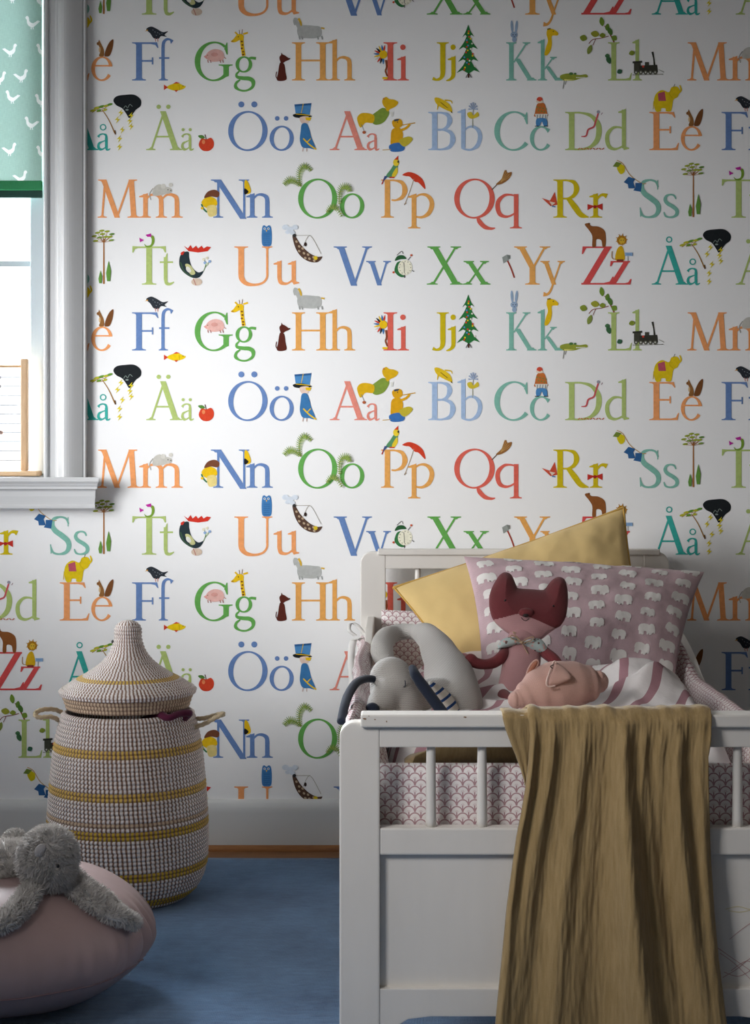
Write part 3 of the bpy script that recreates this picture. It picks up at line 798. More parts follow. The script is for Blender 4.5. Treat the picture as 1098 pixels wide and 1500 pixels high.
S_('5f9a6a', (565, 258), (572, 248), (577, 240), (580, 236), (583, 240), (580, 252), (573, 260)); E_('efd23a', 580, 238, 4.5, 5.5); S_('efd23a', (574, 256), (581, 245), (582, 253), (576, 261)); P_('d8452e', (577, 234), (583, 228), (583, 234)); L_('c8402e', 1.8, (564, 258), (559, 270)); P_('3a5a8a', (563, 258), (568, 258), (560, 268)); E_('333333', 583, 237, 1.2, 2)
P_('c8402e', (570, 259), (578, 259), (577, 261), (570, 261))
pic(3, 605)   # red umbrella
S_('d8462e', (589, 256), (598, 252), (609, 255), (618, 262), (622, 271), (622, 277), (613, 268), (607, 266), (600, 259), (594, 258)); L_('b9a38a', 1, (606, 262), (600, 280), (593, 298)); L_('b9a38a', 1.2, (593, 298), (592, 300), (595, 297))
pic(3, 736)   # broom
L_('6a4a34', 1.3, (720, 278), (730, 268)); S_('9a6a3c', (726, 270), (734, 262), (738, 252), (741, 249), (743, 253), (749, 252), (748, 258), (742, 265), (733, 270))
for k in range(5): L_('c79a5a', .7, (733, 267), (739 + k * 2.2, 249 + k * 2.2))
pic(3, 804)   # red fox head at R
P_('d0543c', (793, 290), (805, 294), (812, 281), (816, 300), (806, 302)); P_('eddccb', (804, 295), (813, 297), (808, 301)); L_('5f88b8', 2, (808, 302), (813, 303))
pic(3, 872)   # red bow on r
P_('c8382e', (860, 299), (871, 302), (860, 308)); P_('c8382e', (882, 298), (871, 302), (882, 308)); E_('a82a24', 871, 303, 2.6)
pic(3, 921)   # lemon and clothes on a line
L_('c79a4a', 1, (903, 235), (912, 240), (922, 256), (938, 268), (946, 269)); S_('dccb1e', (903, 246), (907, 240), (914, 244), (914, 252), (908, 255)); P_('7a8f3a', (897, 244), (902, 237), (910, 239), (905, 245))
P_('35659a', (913, 267), (920, 259), (930, 262), (927, 267), (930, 276), (920, 276), (919, 270)); P_('35659a', (930, 268), (940, 268), (938, 281), (927, 279), (930, 275))
pic(3, 1014)  # tall pine
L_('a9713c', [1.6, 2, 2.6], (1015, 252), (1015, 285), (1015, 318))
for (x, y) in ((1001, 248), (1006, 243), (1012, 240), (1020, 241), (1027, 245), (1024, 249), (1009, 250), (1018, 249), (1003, 255), (1026, 254), (1013, 245)):
    E_(('5f8a3f', '9aa83a', '7d9a4a')[(x + y) % 3], x, y, 4, 1.5, -8); L_('a9713c', .6, (x, y + 1), (1015, 257))
for (x, y0, y1, w) in ((1022, 284, 314, 3.6), (1010, 298, 317, 2.8)): P_('6a9a45', (x, y0), (x + w, (y0 + y1) / 2), (x + w * .6, y1), (x - w * .6, y1), (x - w, (y0 + y1) / 2 + 3))
# row 4
pic(4, 216)   # green bird with pink flower
S_('7da23a', (211, 357), (215, 360), (221, 358), (222, 350), (219, 345), (225, 346), (226, 355), (221, 362), (214, 362)); P_('c22fa0', (213, 344), (221, 342), (222, 347), (216, 347)); L_('c22fa0', 2, (205, 351), (210, 352)); P_('c22fa0', (204, 348), (210, 352), (205, 355))
pic(4, 286)   # rooster
S_('2c3a40', (263, 377), (268, 370), (276, 369), (277, 378), (281, 391), (290, 399), (298, 397), (292, 406), (282, 407), (270, 400), (263, 390)); S_('c9c98f', (271, 388), (278, 388), (286, 400), (279, 402)); L_('3f5a45', 2.2, (264, 384), (270, 398), (282, 406)); E_('e4e4dc', 276, 395, 3, 5, -35)
P_('d63a2c', (269, 360), (275, 364), (279, 359), (282, 364), (287, 360), (290, 364), (295, 360), (298, 364), (303, 361), (309, 362), (304, 368), (290, 370), (276, 368)); S_('d63a2c', (265, 370), (270, 368), (268, 373), (265, 373))
E_('d8c3b0', 288, 413, 8, 5.4); L_('b5655a', 1, (283, 408), (287, 418)); L_('6a8f5a', .9, (298, 397), (301, 388), (299, 381)); L_('6a8f5a', .9, (300, 392), (306, 384))
for (x, y, c) in ((298, 380, 'e8e2c8'), (303, 378, 'e8e2c8'), (307, 383, '8fb0d8'), (303, 387, 'c9d8b8'), (300, 385, '8fb0d8')): E_(c, x, y, 2)
pic(4, 390)   # owl on U
S_('4680ba', (384, 333), (387, 330), (390, 332), (394, 330), (397, 334), (398, 348), (396, 360), (385, 360), (383, 348)); E_('dfe6ee', 387.5, 335, 1.7); E_('dfe6ee', 393, 335, 1.7); E_('222222', 387.5, 335, .8); E_('222222', 393, 335, .8); P_('e8b83a', (389, 337), (391.5, 337), (390.2, 340))
for k in range(6): L_('2f5f94', .6, (386, 343 + k * 3), (395, 343 + k * 3))
pic(4, 450)   # chequered boat with a puffing pipe
S_('5c4438', (428, 345), (433, 347), (440, 358), (452, 370), (464, 376), (472, 376), (465, 384), (452, 383), (440, 375), (432, 362))
for k, (x, y) in enumerate(((434, 354), (438, 361), (443, 364), (445, 371), (451, 373), (453, 379), (459, 377), (460, 382), (438, 368), (447, 378))): E_('b9a388', x, y, 2.0, 1.6, 40)
E_('dcc02e', 462, 378, 3); L_('999080', .6, (444, 361), (454, 345), (470, 372)); L_('999080', .6, (430, 345), (454, 345)); E_('3a2c28', 447, 358, 2, 3)
for (x, y, r) in ((418, 333, 5), (425, 336, 5), (432, 333, 4.5), (428, 341, 4), (421, 340, 3.5)): E_('dbe4ee', x, y, r, r * .8)
E_('333333', 431, 345, 2.4)
pic(4, 590)   # alarm clock
S_('3a7a48', (578, 392), (582, 384), (590, 384), (594, 400), (590, 406), (583, 404), (578, 398)); E_('f3f0da', 593, 392, 10.5, 11.5, 12); S_('2f5f3a', (578, 382), (582, 375), (590, 374), (595, 379), (586, 380)); L_('333333', .9, (592, 392), (591, 384)); L_('333333', .9, (592, 392), (592, 400)); L_('333333', .8, (581, 374), (588, 368), (590, 372))
for k in range(12): E_('444444', 593 + 8.3 * cos(k * pi / 6), 392 + 9.2 * sin(k * pi / 6), .6)
E_('cc5a3a', 602, 374, 1.6); E_('cc5a3a', 576, 399, 1.6); L_('333333', .8, (597, 381), (601, 376)); L_('333333', .9, (603, 396), (606, 398)); L_('333333', 1.2, (592, 403), (592, 407))
pic(4, 744)   # axe
L_('a8483a', 2.2, (741, 378), (748, 393), (753, 407)); P_('9aa09c', (735, 377), (742, 373), (745, 381), (737, 386)); P_('7c827e', (742, 373), (747, 374), (747, 379), (744, 380))
pic(4, 870)   # bear on Z
S_('925a30', (856, 329), (861, 327), (866, 331), (876, 332), (885, 338), (887, 350), (886, 361), (882, 361), (880, 352), (873, 351), (872, 361), (867, 361), (867, 346), (862, 337)); E_('7a4a26', 862, 328, 1.6)
pic(4, 910)   # lion with a small flag
S_('dfb21f', (903, 366), (909, 360), (913, 366), (914, 381), (901, 381)); E_('b07a24', 910, 352, 7.2, 7); E_('e0b83a', 910.5, 353, 4.2, 4.8); 
for k in range(9): L_('c08a2a', [2, .6], (910 + 5 * cos(k * .7), 351 + 5 * sin(k * .7)), (910 + 9 * cos(k * .7), 351 + 9 * sin(k * .7)))
E_('333333', 909, 352, .7); E_('333333', 912.5, 352, .7); L_('b07a24', 1, (902, 380), (896, 378), (896, 368)); P_('8fb2da', (915, 370), (926, 370), (926, 375), (915, 375)); L_('555555', .7, (919, 375), (919, 383)); L_('5f82b0', .5, (917, 372.5), (924, 372.5)); P_('8a3a34', (903, 380), (912, 380), (912, 383), (903, 383))
pic(4, 1018)  # bent acacia tree
L_('a97e3c', [1, 1.4, 1.8], (1012, 357), (1022, 372), (1031, 392)); L_('a97e3c', .9, (998, 362), (1010, 355), (1016, 356), (1020, 352)); L_('a97e3c', .9, (1004, 361), (1014, 360))
for (x, y, r) in ((999, 359, 4.5), (1005, 355, 5), (1012, 353, 5), (1019, 352, 5), (1024, 350, 4), (1008, 359, 3.5), (1017, 358, 3)): E_(('6a9a3a', 'bdbb3a')[(int(x)) % 2], x, y, r, 1.7, -14)
L_('6a4a2a', 2, (1031, 388), (1032, 394))
pic(4, 1050)  # black cloud with lightning
S_('23272a', (1029, 344), (1034, 338), (1046, 336), (1060, 336), (1069, 343), (1069, 352), (1062, 358), (1056, 366), (1052, 370), (1048, 364), (1042, 356), (1033, 351))
L_('8c9a94', .7, (1044, 356), (1047, 352), (1050, 355), (1053, 350), (1057, 353)); E_('8c9a94', 1049, 358, 2.4, 1.2)
for (x, y) in ((1040, 362), (1035, 372), (1055, 366), (1055, 382), (1042, 387), (1038, 400), (1038, 412), (1053, 374)):
    P_('e6d52a', (x + 2, y - 5), (x - 4, y + 1), (x, y + .6), (x - 2.5, y + 6), (x + 4, y - .8), (x, y - .6))
# row 2
pic(2, 302)   # apple
S_('d8492e', (291, 211), (295, 203), (302, 204), (309, 202), (313, 208), (312, 216), (306, 221), (298, 221), (293, 217)); L_('5a4030', 1.2, (302, 204), (300, 197)); S_('5a8a3f', (290, 199), (296, 198), (300, 202), (294, 203)); E_('e88a5a', 298, 208, 2.4, 3.2)
pic(2, 446)   # guard with a tall blue hat
P_('4f8cc4', (431, 153), (456, 151), (453, 170), (433, 168)); P_('2f5f94', (431, 153), (456, 151), (455.5, 154), (431.5, 156)); S_('1f2426', (429, 168), (440, 166), (454, 169), (456, 171), (444, 173), (432, 172)); S_('ead0c0', (439, 172), (452, 171), (451, 180), (442, 181)); P_('efc41f', (447, 172), (456, 172), (454, 177), (448, 176)); L_('efc41f', 1, (433, 167), (454, 169)); L_('efc41f', .9, (441, 166), (444, 152))
S_('3f7ab0', (442, 182), (449, 181), (453, 190), (456, 202), (462, 218), (452, 217), (443, 216), (439, 206), (440, 193)); L_('efc41f', 2, (444, 203), (453, 212), (463, 219)); L_('efc41f', 1.4, (450, 208), (455, 203)); L_('c9a89a', 1, (444, 216), (443, 222)); L_('c9a89a', 1, (449, 217), (449, 222))
pic(2, 552)   # yellow creature doing a handstand over A
S_('e2b41f', (560, 146), (565, 142), (570, 145), (577, 146), (583, 150), (579, 156), (570, 160), (564, 158), (560, 152)); S_('86a042', (543, 171), (552, 163), (561, 158), (570, 164), (563, 178), (552, 183), (545, 180)); S_('e2b41f', (523, 172), (529, 166), (540, 166), (548, 170), (546, 180), (535, 180), (528, 187), (524, 180)); L_('e2b41f', [5, 4], (566, 162), (572, 156)); E_('d08a3a', 562, 145, 1.6)
L_('777777', .6, (529, 182), (533, 192)); E_('b8623c', 533, 194, 2.6, 2.2); P_('e8e8e0', (572, 164), (576, 164), (575, 171), (572, 171))
pic(2, 588)   # yellow piper in blue trousers
S_('e2a81f', (574, 178), (581, 174), (588, 176), (589, 184), (582, 188), (576, 186)); P_('4a5560', (577, 175), (585, 174), (583, 177), (577, 178)); S_('e2a81f', (574, 190), (584, 187), (590, 196), (586, 212), (573, 214), (572, 202)); S_('3f74b8', (570, 213), (583, 209), (592, 213), (590, 221), (573, 222)); L_('e2a81f', [4, 3], (584, 192), (594, 188), (600, 182)); L_('d0a030', 1.4, (585, 184), (608, 180)); S_('c9b83a', (584, 206), (598, 200), (604, 205), (592, 215)); L_('c9a23a', 1, (572, 219), (560, 220)); E_('333333', 582, 179, .8)
pic(2, 650)   # banana
S_('e8c52a', (636, 144), (641, 143), (650, 147), (659, 154), (662, 164), (655, 162), (645, 157), (638, 151)); L_('e8c52a', [2.5, 1], (651, 147), (660, 148), (662, 152)); L_('e8c52a', [3, 1], (642, 152), (640, 161)); L_('8a6a20', 1, (645, 150), (655, 158)); P_('6a5520', (660, 162), (663, 166), (660, 165))
pic(2, 692)   # flower on b
L_('9a9a80', 1, (692, 187), (692, 174), (693, 160)); S_('d8c23a', (684, 166), (690, 164), (693, 169), (699, 164), (701, 170), (692, 174), (686, 172))
for k in range(7): L_('9fb0cc', [.8, 2.2], (692.5, 160), (692.5 + 7 * cos(pi + k * pi / 6), 160 + 10 * sin(pi + k * pi / 6)))
pic(2, 792)   # clown on c
S_('c9743a', (786, 153), (791, 151), (797, 152), (801, 165), (801, 170), (783, 171), (783, 165)); E_('d9553f', 790, 146, 4.4, 4.0); E_('eadfca', 790, 149, 5.5, 2.2); E_('d9553f', 790, 145.5, 3.2)
for k in range(7): E_('7a8f4a', 786 + k * 2.2, 157 + (k * 5) % 9, 1.1)
P_('e4e4dc', (783, 167), (802, 167), (799, 176), (786, 176)); 
for x in (787, 791, 795, 799): L_('5a5a60', .9, (x, 168), (x - 1, 175))
S_('4f8cc4', (786, 174), (799, 174), (801, 184), (796, 184), (793, 178), (790, 184), (785, 184)); L_('333333', 1.2, (783, 185), (789, 185)); L_('333333', 1.2, (796, 185), (802, 185))
pic(2, 866)   # snake in D
L_('cf5c60', [1.4, 2.6, 2.6, 2.6, 2.4], (851, 200), (858, 200), (862, 190), (866, 183), (873, 178), (876, 166)) if False else L_('cf5c60', [1.4, 2.4, 2.6, 2.6, 2.6, 2.4], (851, 200), (858, 199), (861, 190), (869, 186), (872, 178), (876, 165)); E_('9a9aa8', 876, 164, 2.4); L_('8a5a6a', .8, (880, 168), (882, 165))
for k in range(9): L_('c4704a', 1.4, (846 + k * 4.4, 219 - (k % 2) * 2), (849 + k * 4.4, 217 + (k % 2) * 2))
pic(2, 978)   # yellow elephant on E
S_('e6c81e', (957, 150), (960, 138), (969, 132), (979, 135), (983, 128), (991, 127), (995, 133), (992, 142), (986, 146), (984, 156), (982, 163), (975, 163), (974, 159), (968, 159), (967, 163), (960, 163)); L_('e6c81e', [3.5, 2.5, 2], (993, 136), (997, 132), (995, 125)); P_('c0586a', (963, 137), (973, 134), (975, 148), (964, 148)); L_('d8b81a', 1, (957, 148), (956, 160)); L_('555544', .7, (986, 128), (988, 123)); L_('cdb018', .8, (983, 131), (980, 138), (985, 144))
pic(2, 1015)  # squirrel on e
S_('97683a', (1010, 177), (1008, 170), (1006, 165), (1009, 163), (1012, 168), (1015, 175), (1015, 184), (1008, 184)); E_('97683a', 1007.5, 166, 3, 2.6); P_('97683a', (1007, 164), (1008, 160), (1010, 164)); S_('7d4f2c', (1016, 183), (1019, 172), (1024, 163), (1029, 160), (1028, 172), (1024, 183), (1019, 185)); E_('d9b98a', 1009, 175, 1.4, 4); E_('222222', 1006.5, 165.6, .6)

# ------------------------------------------------------------------ the room
WX0, WX1, WZ0, WZ1 = -1.74, -0.898, 0.957, 2.30        # opening of the window in the papered wall
RX0, RX1, RY0, RZ = -1.95, 2.1, -1.0, 2.62
def wall_with_hole(mb, u0, u1, z0, z1, hu0, hu1, hz0, hz1, put, m=0):
    us, zs = [u0, hu0, hu1, u1], [z0, hz0, hz1, z1]
    for i in range(3):
        for j in range(3):
            if i == 1 and j == 1: continue
            mb.add([put(us[i], zs[j]), put(us[i + 1], zs[j]), put(us[i + 1], zs[j + 1]), put(us[i], zs[j + 1])], [(0, 1, 2, 3)], m=m)

mb = MB()
wall_with_hole(mb, RX0 - .2, RX1, 0, RZ, WX0, WX1, WZ0, WZ1, lambda x, z: (x, YW, z))
wall_with_hole(mb, RX0 - .2, RX1, 0, RZ, WX0, WX1, WZ0, WZ1, lambda x, z: (x, YW + .30, z), m=2)
for a, b in (((WX0, WZ0), (WX1, WZ0)), ((WX1, WZ0), (WX1, WZ1)), ((WX1, WZ1), (WX0, WZ1)), ((WX0, WZ1), (WX0, WZ0))):
    mb.add([(a[0], YW, a[1]), (b[0], YW, b[1]), (b[0], YW + .30, b[1]), (a[0], YW + .30, a[1])], [(0, 1, 2, 3)], m=2)
KP = YW / FPX
def wall_pt(px, py, layer):
    return ((px - VX) * KP, YW - .0006 - layer * .00004, H - (py - VY) * KP)
TOTAL = 4 * SPAN
for k in range(-3, 14):
    row = (k - 1) % 4 + 1
    base = BASE[row] + 395.5 * ((k - 1) // 4)
    for (sc, polys, c, layer) in shapes:
        s = sc - ROWOFF[row]
        for rep in (-2, -1, 0, 1, 2):
            px = s + rep * TOTAL
            if not (-560 < px < 1420): continue
            zc = H - (base - 25 - VY) * KP
            x = (px - VX) * KP
            if WX0 - .06 < x < WX1 + .045 and zc > WZ0 - .09: continue
            dx = rep * TOTAL - ROWOFF[row]
            zs = [base - q[1] for p in polys for q in p]
            if H - (min(zs) - VY) * KP > RZ - .01 or H - (max(zs) - VY) * KP < .02: continue
            ids = {g: i for i, g in enumerate(sorted(set(p.g for p in polys)))}
            for p in polys:
                mb.add([wall_pt(q[0] + dx, base - q[1], layer + ids[p.g] * .35) for q in p], [list(range(len(p)))], color=c, m=1)
wall = mb.build('wall_back', [M_paper, M_print, M_wall])
tag(wall, kind='structure')

mb = MB(); mb.add([(RX0, RY0, 0), (RX1, RY0, 0), (RX1, YW, 0), (RX0, YW, 0)], [(0, 1, 2, 3)])
tag(mb.build('floor', M_floor), kind='structure')
mb = MB(); mb.add([(RX0, RY0, RZ), (RX0, YW, RZ), (RX1, YW, RZ), (RX1, RY0, RZ)], [(0, 1, 2, 3)])
tag(mb.build('ceiling', M_wall), kind='structure')
mb = MB(); mb.add([(RX1, RY0, 0), (RX1, YW, 0), (RX1, YW, RZ), (RX1, RY0, RZ)], [(0, 1, 2, 3)])
tag(mb.build('wall_right', M_wall), kind='structure')
mb = MB(); mb.add([(RX0, RY0, 0), (RX1, RY0, 0), (RX1, RY0, RZ), (RX0, RY0, RZ)], [(0, 1, 2, 3)])
tag(mb.build('wall_front', M_wall), kind='structure')
mb = MB(); wall_with_hole(mb, RY0, YW, 0, RZ, 2.3, 3.4, .68, 2.1, lambda y, z: (RX0, y, z))
tag(mb.build('wall_left', M_wall), kind='structure')
mb = MB()
for (y0, y1, z0, z1) in ((2.22, 2.30, .60, 2.18), (3.40, 3.48, .60, 2.18), (2.22, 3.48, 2.10, 2.18), (2.22, 3.48, .60, .68), (2.83, 2.87, .68, 2.10)):
    mb.box(RX0 - .02, RX0 + .02, y0, y1, z0, z1, .004)
tag(mb.build('added_window_2', M_trim), kind='structure')  # unseen window frame, added in the left wall to go with the wall light

# baseboard with a rounded top, quarter-round strip
mb = MB()
prof = [(YW, .012), (YW - .020, .012), (YW - .020, .098)] + [(YW - .020 + .017 * (1 - cos(t)), .098 + .030 * sin(t)) for t in [pi / 2 * k / 8 for k in range(1, 9)]] + [(YW, .128)]
mb.prism(prof, 'x', RX0, RX1)
tag(mb.build('baseboard_back', M_base), kind='structure')
mb = MB()
prof = [(YW - .004, 0), (YW - .032, 0)] + [(YW - .032 + .014 * (1 - cos(t)), .002 + .012 * sin(t)) for t in [pi / 2 * k / 6 for k in range(7)]] + [(YW - .004, .014)]
mb.prism(prof, 'x', RX0, RX1)
tag(mb.build('trim_1', M_quarter), kind='structure')

# window in the papered wall
win = bpy.data.objects.new('window_1', None); win.location = ((WX0 + WX1) / 2, YW, WZ0); col.objects.link(win); win['kind'] = 'structure'
def casing_profile(px_list, sgn, x_edge):
    return px_list
mb = MB()
# moulded casing: section drawn in (x, y) and run up the wall; right side, then its mirror
sec = [(-.9025, YW), (-.9025, YW - .016), (-.899, YW - .020), (-.894, YW - .020), (-.891, YW - .017), (-.890, YW - .012), (-.874, YW - .012), (-.871, YW - .017), (-.868, YW - .021), (-.864, YW - .022)]
sec += [(-.864 + .062 * t, YW - .0225 - .017 * sin(pi * min(1, t ** .62)) ) for t in [k / 10 for k in range(1, 11)]]
sec += [(-.800, YW - .018), (-.799, YW - .0225), (-.7945, YW - .0225), (-.793, YW - .019), (-.793, YW)]
mid = (WX0 + WX1) / 2
mb.prism(sec, 'z', WZ0, WZ1 + .11)
mb.prism([(2 * mid - x, y) for x, y in sec][::-1], 'z', WZ0, WZ1 + .11)
mb.prism([(y, WZ1 + (x + .9025)) for x, y in sec], 'x', WX0, WX1)
cz = mb.build('casing', M_trim, win); 
# stool and apron below it, with moulded returns
mb = MB()
apron = [(.0, .957), (.118, .957), (.121, .953), (.121, .947), (.117, .943), (.113, .942), (.108, .936), (.104, .933), (.104, .927), (.097, .926), (.089, .924), (.086, .92), (.085, .908), (.081, .893), (.080, .888), (.084, .884), (.084, .879), (.080, .876), (0, .876)]
sc2 = [(YW - d * .62, z) for d, z in apron]
n = len(sc2)
XL = 2 * mid + .795
ends = [[(-.793 + d * .35, YW - d * .62, z) for d, z in apron], [(XL - d * .35 - .03, YW - d * .62, z) for d, z in apron]]
mb.add(ends[0] + ends[1], [(i, (i + 1) % n, n + (i + 1) % n, n + i) for i in range(n)] + [list(range(n))[::-1], list(range(n, 2 * n))])
mb.box(WX0 + .001, WX1 - .001, YW - .001, YW + .055, .9575, .9590)
st = mb.build('sill', M_trim, win)
# sash: frame, rails, pane
SY = YW + .065
mb = MB()
mb.box(WX0, WX0 + .055, SY, SY + .05, WZ0, WZ1, .004); mb.box(WX1 - .058, WX1, SY, SY + .05, WZ0, WZ1, .004)
mb.box(WX0, WX1, SY, SY + .05, WZ1 - .05, WZ1, .004); mb.box(WX0, WX1, SY, SY + .05, WZ0, WZ0 + .012, .003)
mb.prism([(SY + .012, 1.508), (SY + .012, 1.523), (SY + .020, 1.527), (SY + .045, 1.527), (SY + .045, 1.504), (SY + .020, 1.504)], 'x', WX0 + .05, WX1 - .05)
mb.build('sash', M_sash, win)
mb = MB(); mb.box(WX0 + .04, WX1 - .04, SY + .026, SY + .029, WZ0 + .01, WZ1 - .02)
mb.build('pane', M_glass, win)
# ------------------------------------------------------------------ rug
RUGX0, RUGX1, RUGY0, RUGY1 = -1.55, 1.5, .55, 4.085
nx, ny = 120, 140
V = []; F = []
mb = MB()
for j in range(ny + 1):
    for i in range(nx + 1):
        x = RUGX0 + (RUGX1 - RUGX0) * i / nx; y = RUGY0 + (RUGY1 - RUGY0) * j / ny
        V.append((x, y, .0085 + .0012 * noise.noise(Vector((x * 4, y * 4, 0)))))
for j in range(ny):
    for i in range(nx): F.append((j * (nx + 1) + i, j * (nx + 1) + i + 1, (j + 1) * (nx + 1) + i + 1, (j + 1) * (nx + 1) + i))
mb.add(V, F)
ring_i = [i for i in range(nx + 1)] + [(j) * (nx + 1) + nx for j in range(1, ny + 1)] + [ny * (nx + 1) + i for i in range(nx - 1, -1, -1)] + [j * (nx + 1) for j in range(ny - 1, 0, -1)]
b = len(mb.v)
mb.v.extend([(mb.v[i][0], mb.v[i][1], .001) for i in ring_i])
for k in range(len(ring_i)):
    k2 = (k + 1) % len(ring_i)
    mb.f.append([ring_i[k2], ring_i[k], b + k, b + k2]); mb.c.append((1, 1, 1, 1)); mb.m.append(0)
rug = mb.build('rug', M_rug, smooth=True, origin=(0, 2.3, 0))
tag(rug, 'blue woven rug spread over the wooden floor', 'rug')

# ------------------------------------------------------------------ roller blind with printed birds
def decal(mb, outline, mapf, maxlen, color, m=0):
    """a flat printed outline laid on a curved surface: mapf takes outline units to space"""
    bm = bmesh.new()
    bm.faces.new([bm.verts.new((x, y, 0)) for x, y in outline])
    bmesh.ops.triangulate(bm, faces=list(bm.faces))
    for _ in range(5):
        es = [e for e in bm.edges if e.calc_length() > maxlen]
        if not es: break
        bmesh.ops.subdivide_edges(bm, edges=es, cuts=1)
        bmesh.ops.triangulate(bm, faces=[f for f in bm.faces if len(f.verts) > 3])
    bm.verts.index_update()
    mb.add([mapf(v.co.x, v.co.y) for v in bm.verts], [[v.index for v in f.verts] for f in bm.faces], color, m)
    bm.free()

BIRD = [(0, .86), (.06, .98), (.16, 1), (.24, .88), (.27, .62), (.36, .5), (.52, .44), (.68, .55), (.82, .66), (1.0, .60), (.9, .5), (.76, .36), (.62, .22), (.54, .16), (.55, .03), (.60, 0), (.50, 0), (.49, .14), (.42, .14), (.42, .03), (.46, 0), (.36, 0), (.36, .16), (.22, .26), (.12, .44), (.10, .70)]
bl = thing('roller_blind', 'green roller blind printed with white birds, drawn halfway down the window', 'blind', (-1.35, YW + .03, 1.7))
BY = YW + .030
bz0 = H - (266 - VY) * BY / FPX
bx0, bx1 = WX0 + .012, (61.5 - VX) * BY / FPX
mb = MB()
green = lin('a2c2b7')
from mathutils.geometry import delaunay_2d_cdt
zt = WZ1 - .03
cv = [Vector((bx0, bz0)), Vector((bx1, bz0)), Vector((bx1, zt)), Vector((bx0, zt))]
ce = [(0, 1), (1, 2), (2, 3), (3, 0)]
rows = [(155, 48, 0), (345, 14, 1), (345, 64, 0), (520, 30, 1), (665, 19, 0), (690, 62, 0), (845, 47, 0), (1025, 13, 1), (1045, 64, 0), (1215, 29, 1), (175, -1, 1), (535, -2, 1), (865, -4, 0), (1220, -4, 1), (0, 58, 0), (0, 16, 1), (505, 72, 1)]
placed = []; birds = []
for zy, xx, flip in rows:
    for kx in range(-9, 1):
        for kz in (0, -1, -2):
            px = xx + kx * 67.0; py = zy / 4.6875 + kz * 147.0
            w = 22.0; h = 19.5
            def mf(u, v, px=px, py=py, flip=flip):
                uu = 1 - u if flip else u
                X = px - w / 2 + uu * w; Yp = py + h / 2 - v * h
                p = at(X, Yp, BY); return (p.x, BY - .0006, p.z)
            c = mf(.5, .5)
            if c[0] - .02 < bx0 or c[2] > WZ1 - .06 or c[2] < bz0 + .012: continue
            if mf(0, .5)[0] > bx1 and mf(1, .5)[0] > bx1: continue
            if any(abs(px - a) < 25 and abs(py - b2) < 17 for a, b2 in placed): continue
            placed.append((px, py))
            pts = [mf(u, v) for u, v in BIRD]
            if sum(p[0] * q[2] - q[0] * p[2] for p, q in zip(pts, pts[1:] + pts[:1])) < 0: pts = pts[::-1]
            b = len(cv); cv.extend([Vector((p[0], p[2])) for p in pts]); ce.extend([(b + i, b + (i + 1) % len(pts)) for i in range(len(pts))])
            birds.append([(p[0], p[2]) for p in pts])
ov, oe, of, _v, _e, _f = delaunay_2d_cdt(cv, ce, [], 0, 1e-6)
def inside(poly, x, y):
    r = False
    for (xa, ya), (xb, yb) in zip(poly, poly[1:] + poly[:1]):
        if (ya > y) != (yb > y) and x < (xb - xa) * (y - ya) / (yb - ya) + xa: r = not r
    return r
boxes = [(min(p[0] for p in q), max(p[0] for p in q), min(p[1] for p in q), max(p[1] for p in q)) for q in birds]
b = len(mb.v); mb.v.extend([(p.x, BY, p.y) for p in ov])
for f in of:       # printed birds are part of the cloth itself
    x = sum(ov[i].x for i in f) / len(f); y = sum(ov[i].y for i in f) / len(f)
    if not (bx0 < x < bx1 and bz0 < y < zt): continue
    hit = any(q[0] < x < q[1] and q[2] < y < q[3] and inside(p, x, y) for p, q in zip(birds, boxes))
    mb.f.append([b + i for i in f]); mb.c.append(lin('f4f6f4') if hit else green); mb.m.append(0)
sheet = mb.build('sheet', translucent('green_bird_blind', '6fae98', .021, True), bl)
mb = MB(); mb.box(bx0, bx1, BY - .004, BY + .008, bz0 - .022, bz0 + .002, .002)
mb.build('hem', translucent('green_blind_hem', '3d8a5c', .006), bl)['label'] = 'darker green hem'
mb = MB(); mb.box(bx0, bx1 - .002, BY + .012, BY + .018, bz0 - .040, bz0 - .004, .002)
for zx in (-10, 9, 25, 52):
    pts = [at(zx - 9 + u * 20, 294 - v * 18, BY) for u, v in BIRD]
    pts = [(min(p.x, bx1 - .004), BY + .0115, max(bz0 - .0395, min(p.z, bz0 - .006))) for p in pts]
    mb.add(pts, [list(range(len(pts)))], lin('c9d2cf'))
o = mb.build('bottom_bar', plain('dark_green_bar_cloth', '1d4038', .9, attr=False), bl)
mb = MB(); mb.tube([(bx0, BY + .01, WZ1 - .035), (bx1, BY + .01, WZ1 - .035)], [.02, .02], 16, 1)
mb.build('roller', M_trim, bl)

# ------------------------------------------------------------------ abacus on the window sill
AY = YW + .012
ab = thing('abacus', 'pale wooden abacus with thin wires standing on the window sill', 'abacus', (-1.13, AY, .9592))
az = H - (690.5 - VY) * AY / FPX
def axp(px): return (px - VX) * AY / FPX
def azp(py): return H - (py - VY) * AY / FPX
ax0, ax1 = axp(36) - .34, axp(36)
mb = MB(); mb.box(ax0 - .035, axp(58), AY - .030, AY + .030, .9592, azp(689.5), .003); mb.build('base', M_beechx, ab)
for x in (ax0, ax1):
    mb = MB(); mb.box(x - .0085, x + .0085, AY - .010, AY + .010, azp(690), azp(525.5), .004, 3); mb.build('post', M_beech, ab)
mb = MB(); mb.tube([(ax0, AY, azp(537)), (ax1, AY, azp(537))], [.0035, .0035], 10, 1); mb.build('top_rail', M_beechx, ab)
M_wire = plain('steel_wire', '7f8490', .35, metallic=.8)
wires = [553, 566, 580, 593.5, 606.5, 620.5, 633.5, 647, 660.5, 674.5]
for y in wires:
    mb = MB(); mb.tube([(ax0, AY, azp(y)), (ax1, AY, azp(y))], [.0008, .0008], 6, 1); mb.build('wire', M_wire, ab)
M_bead = plain('dusky_wooden_bead', '9b8078', .5)
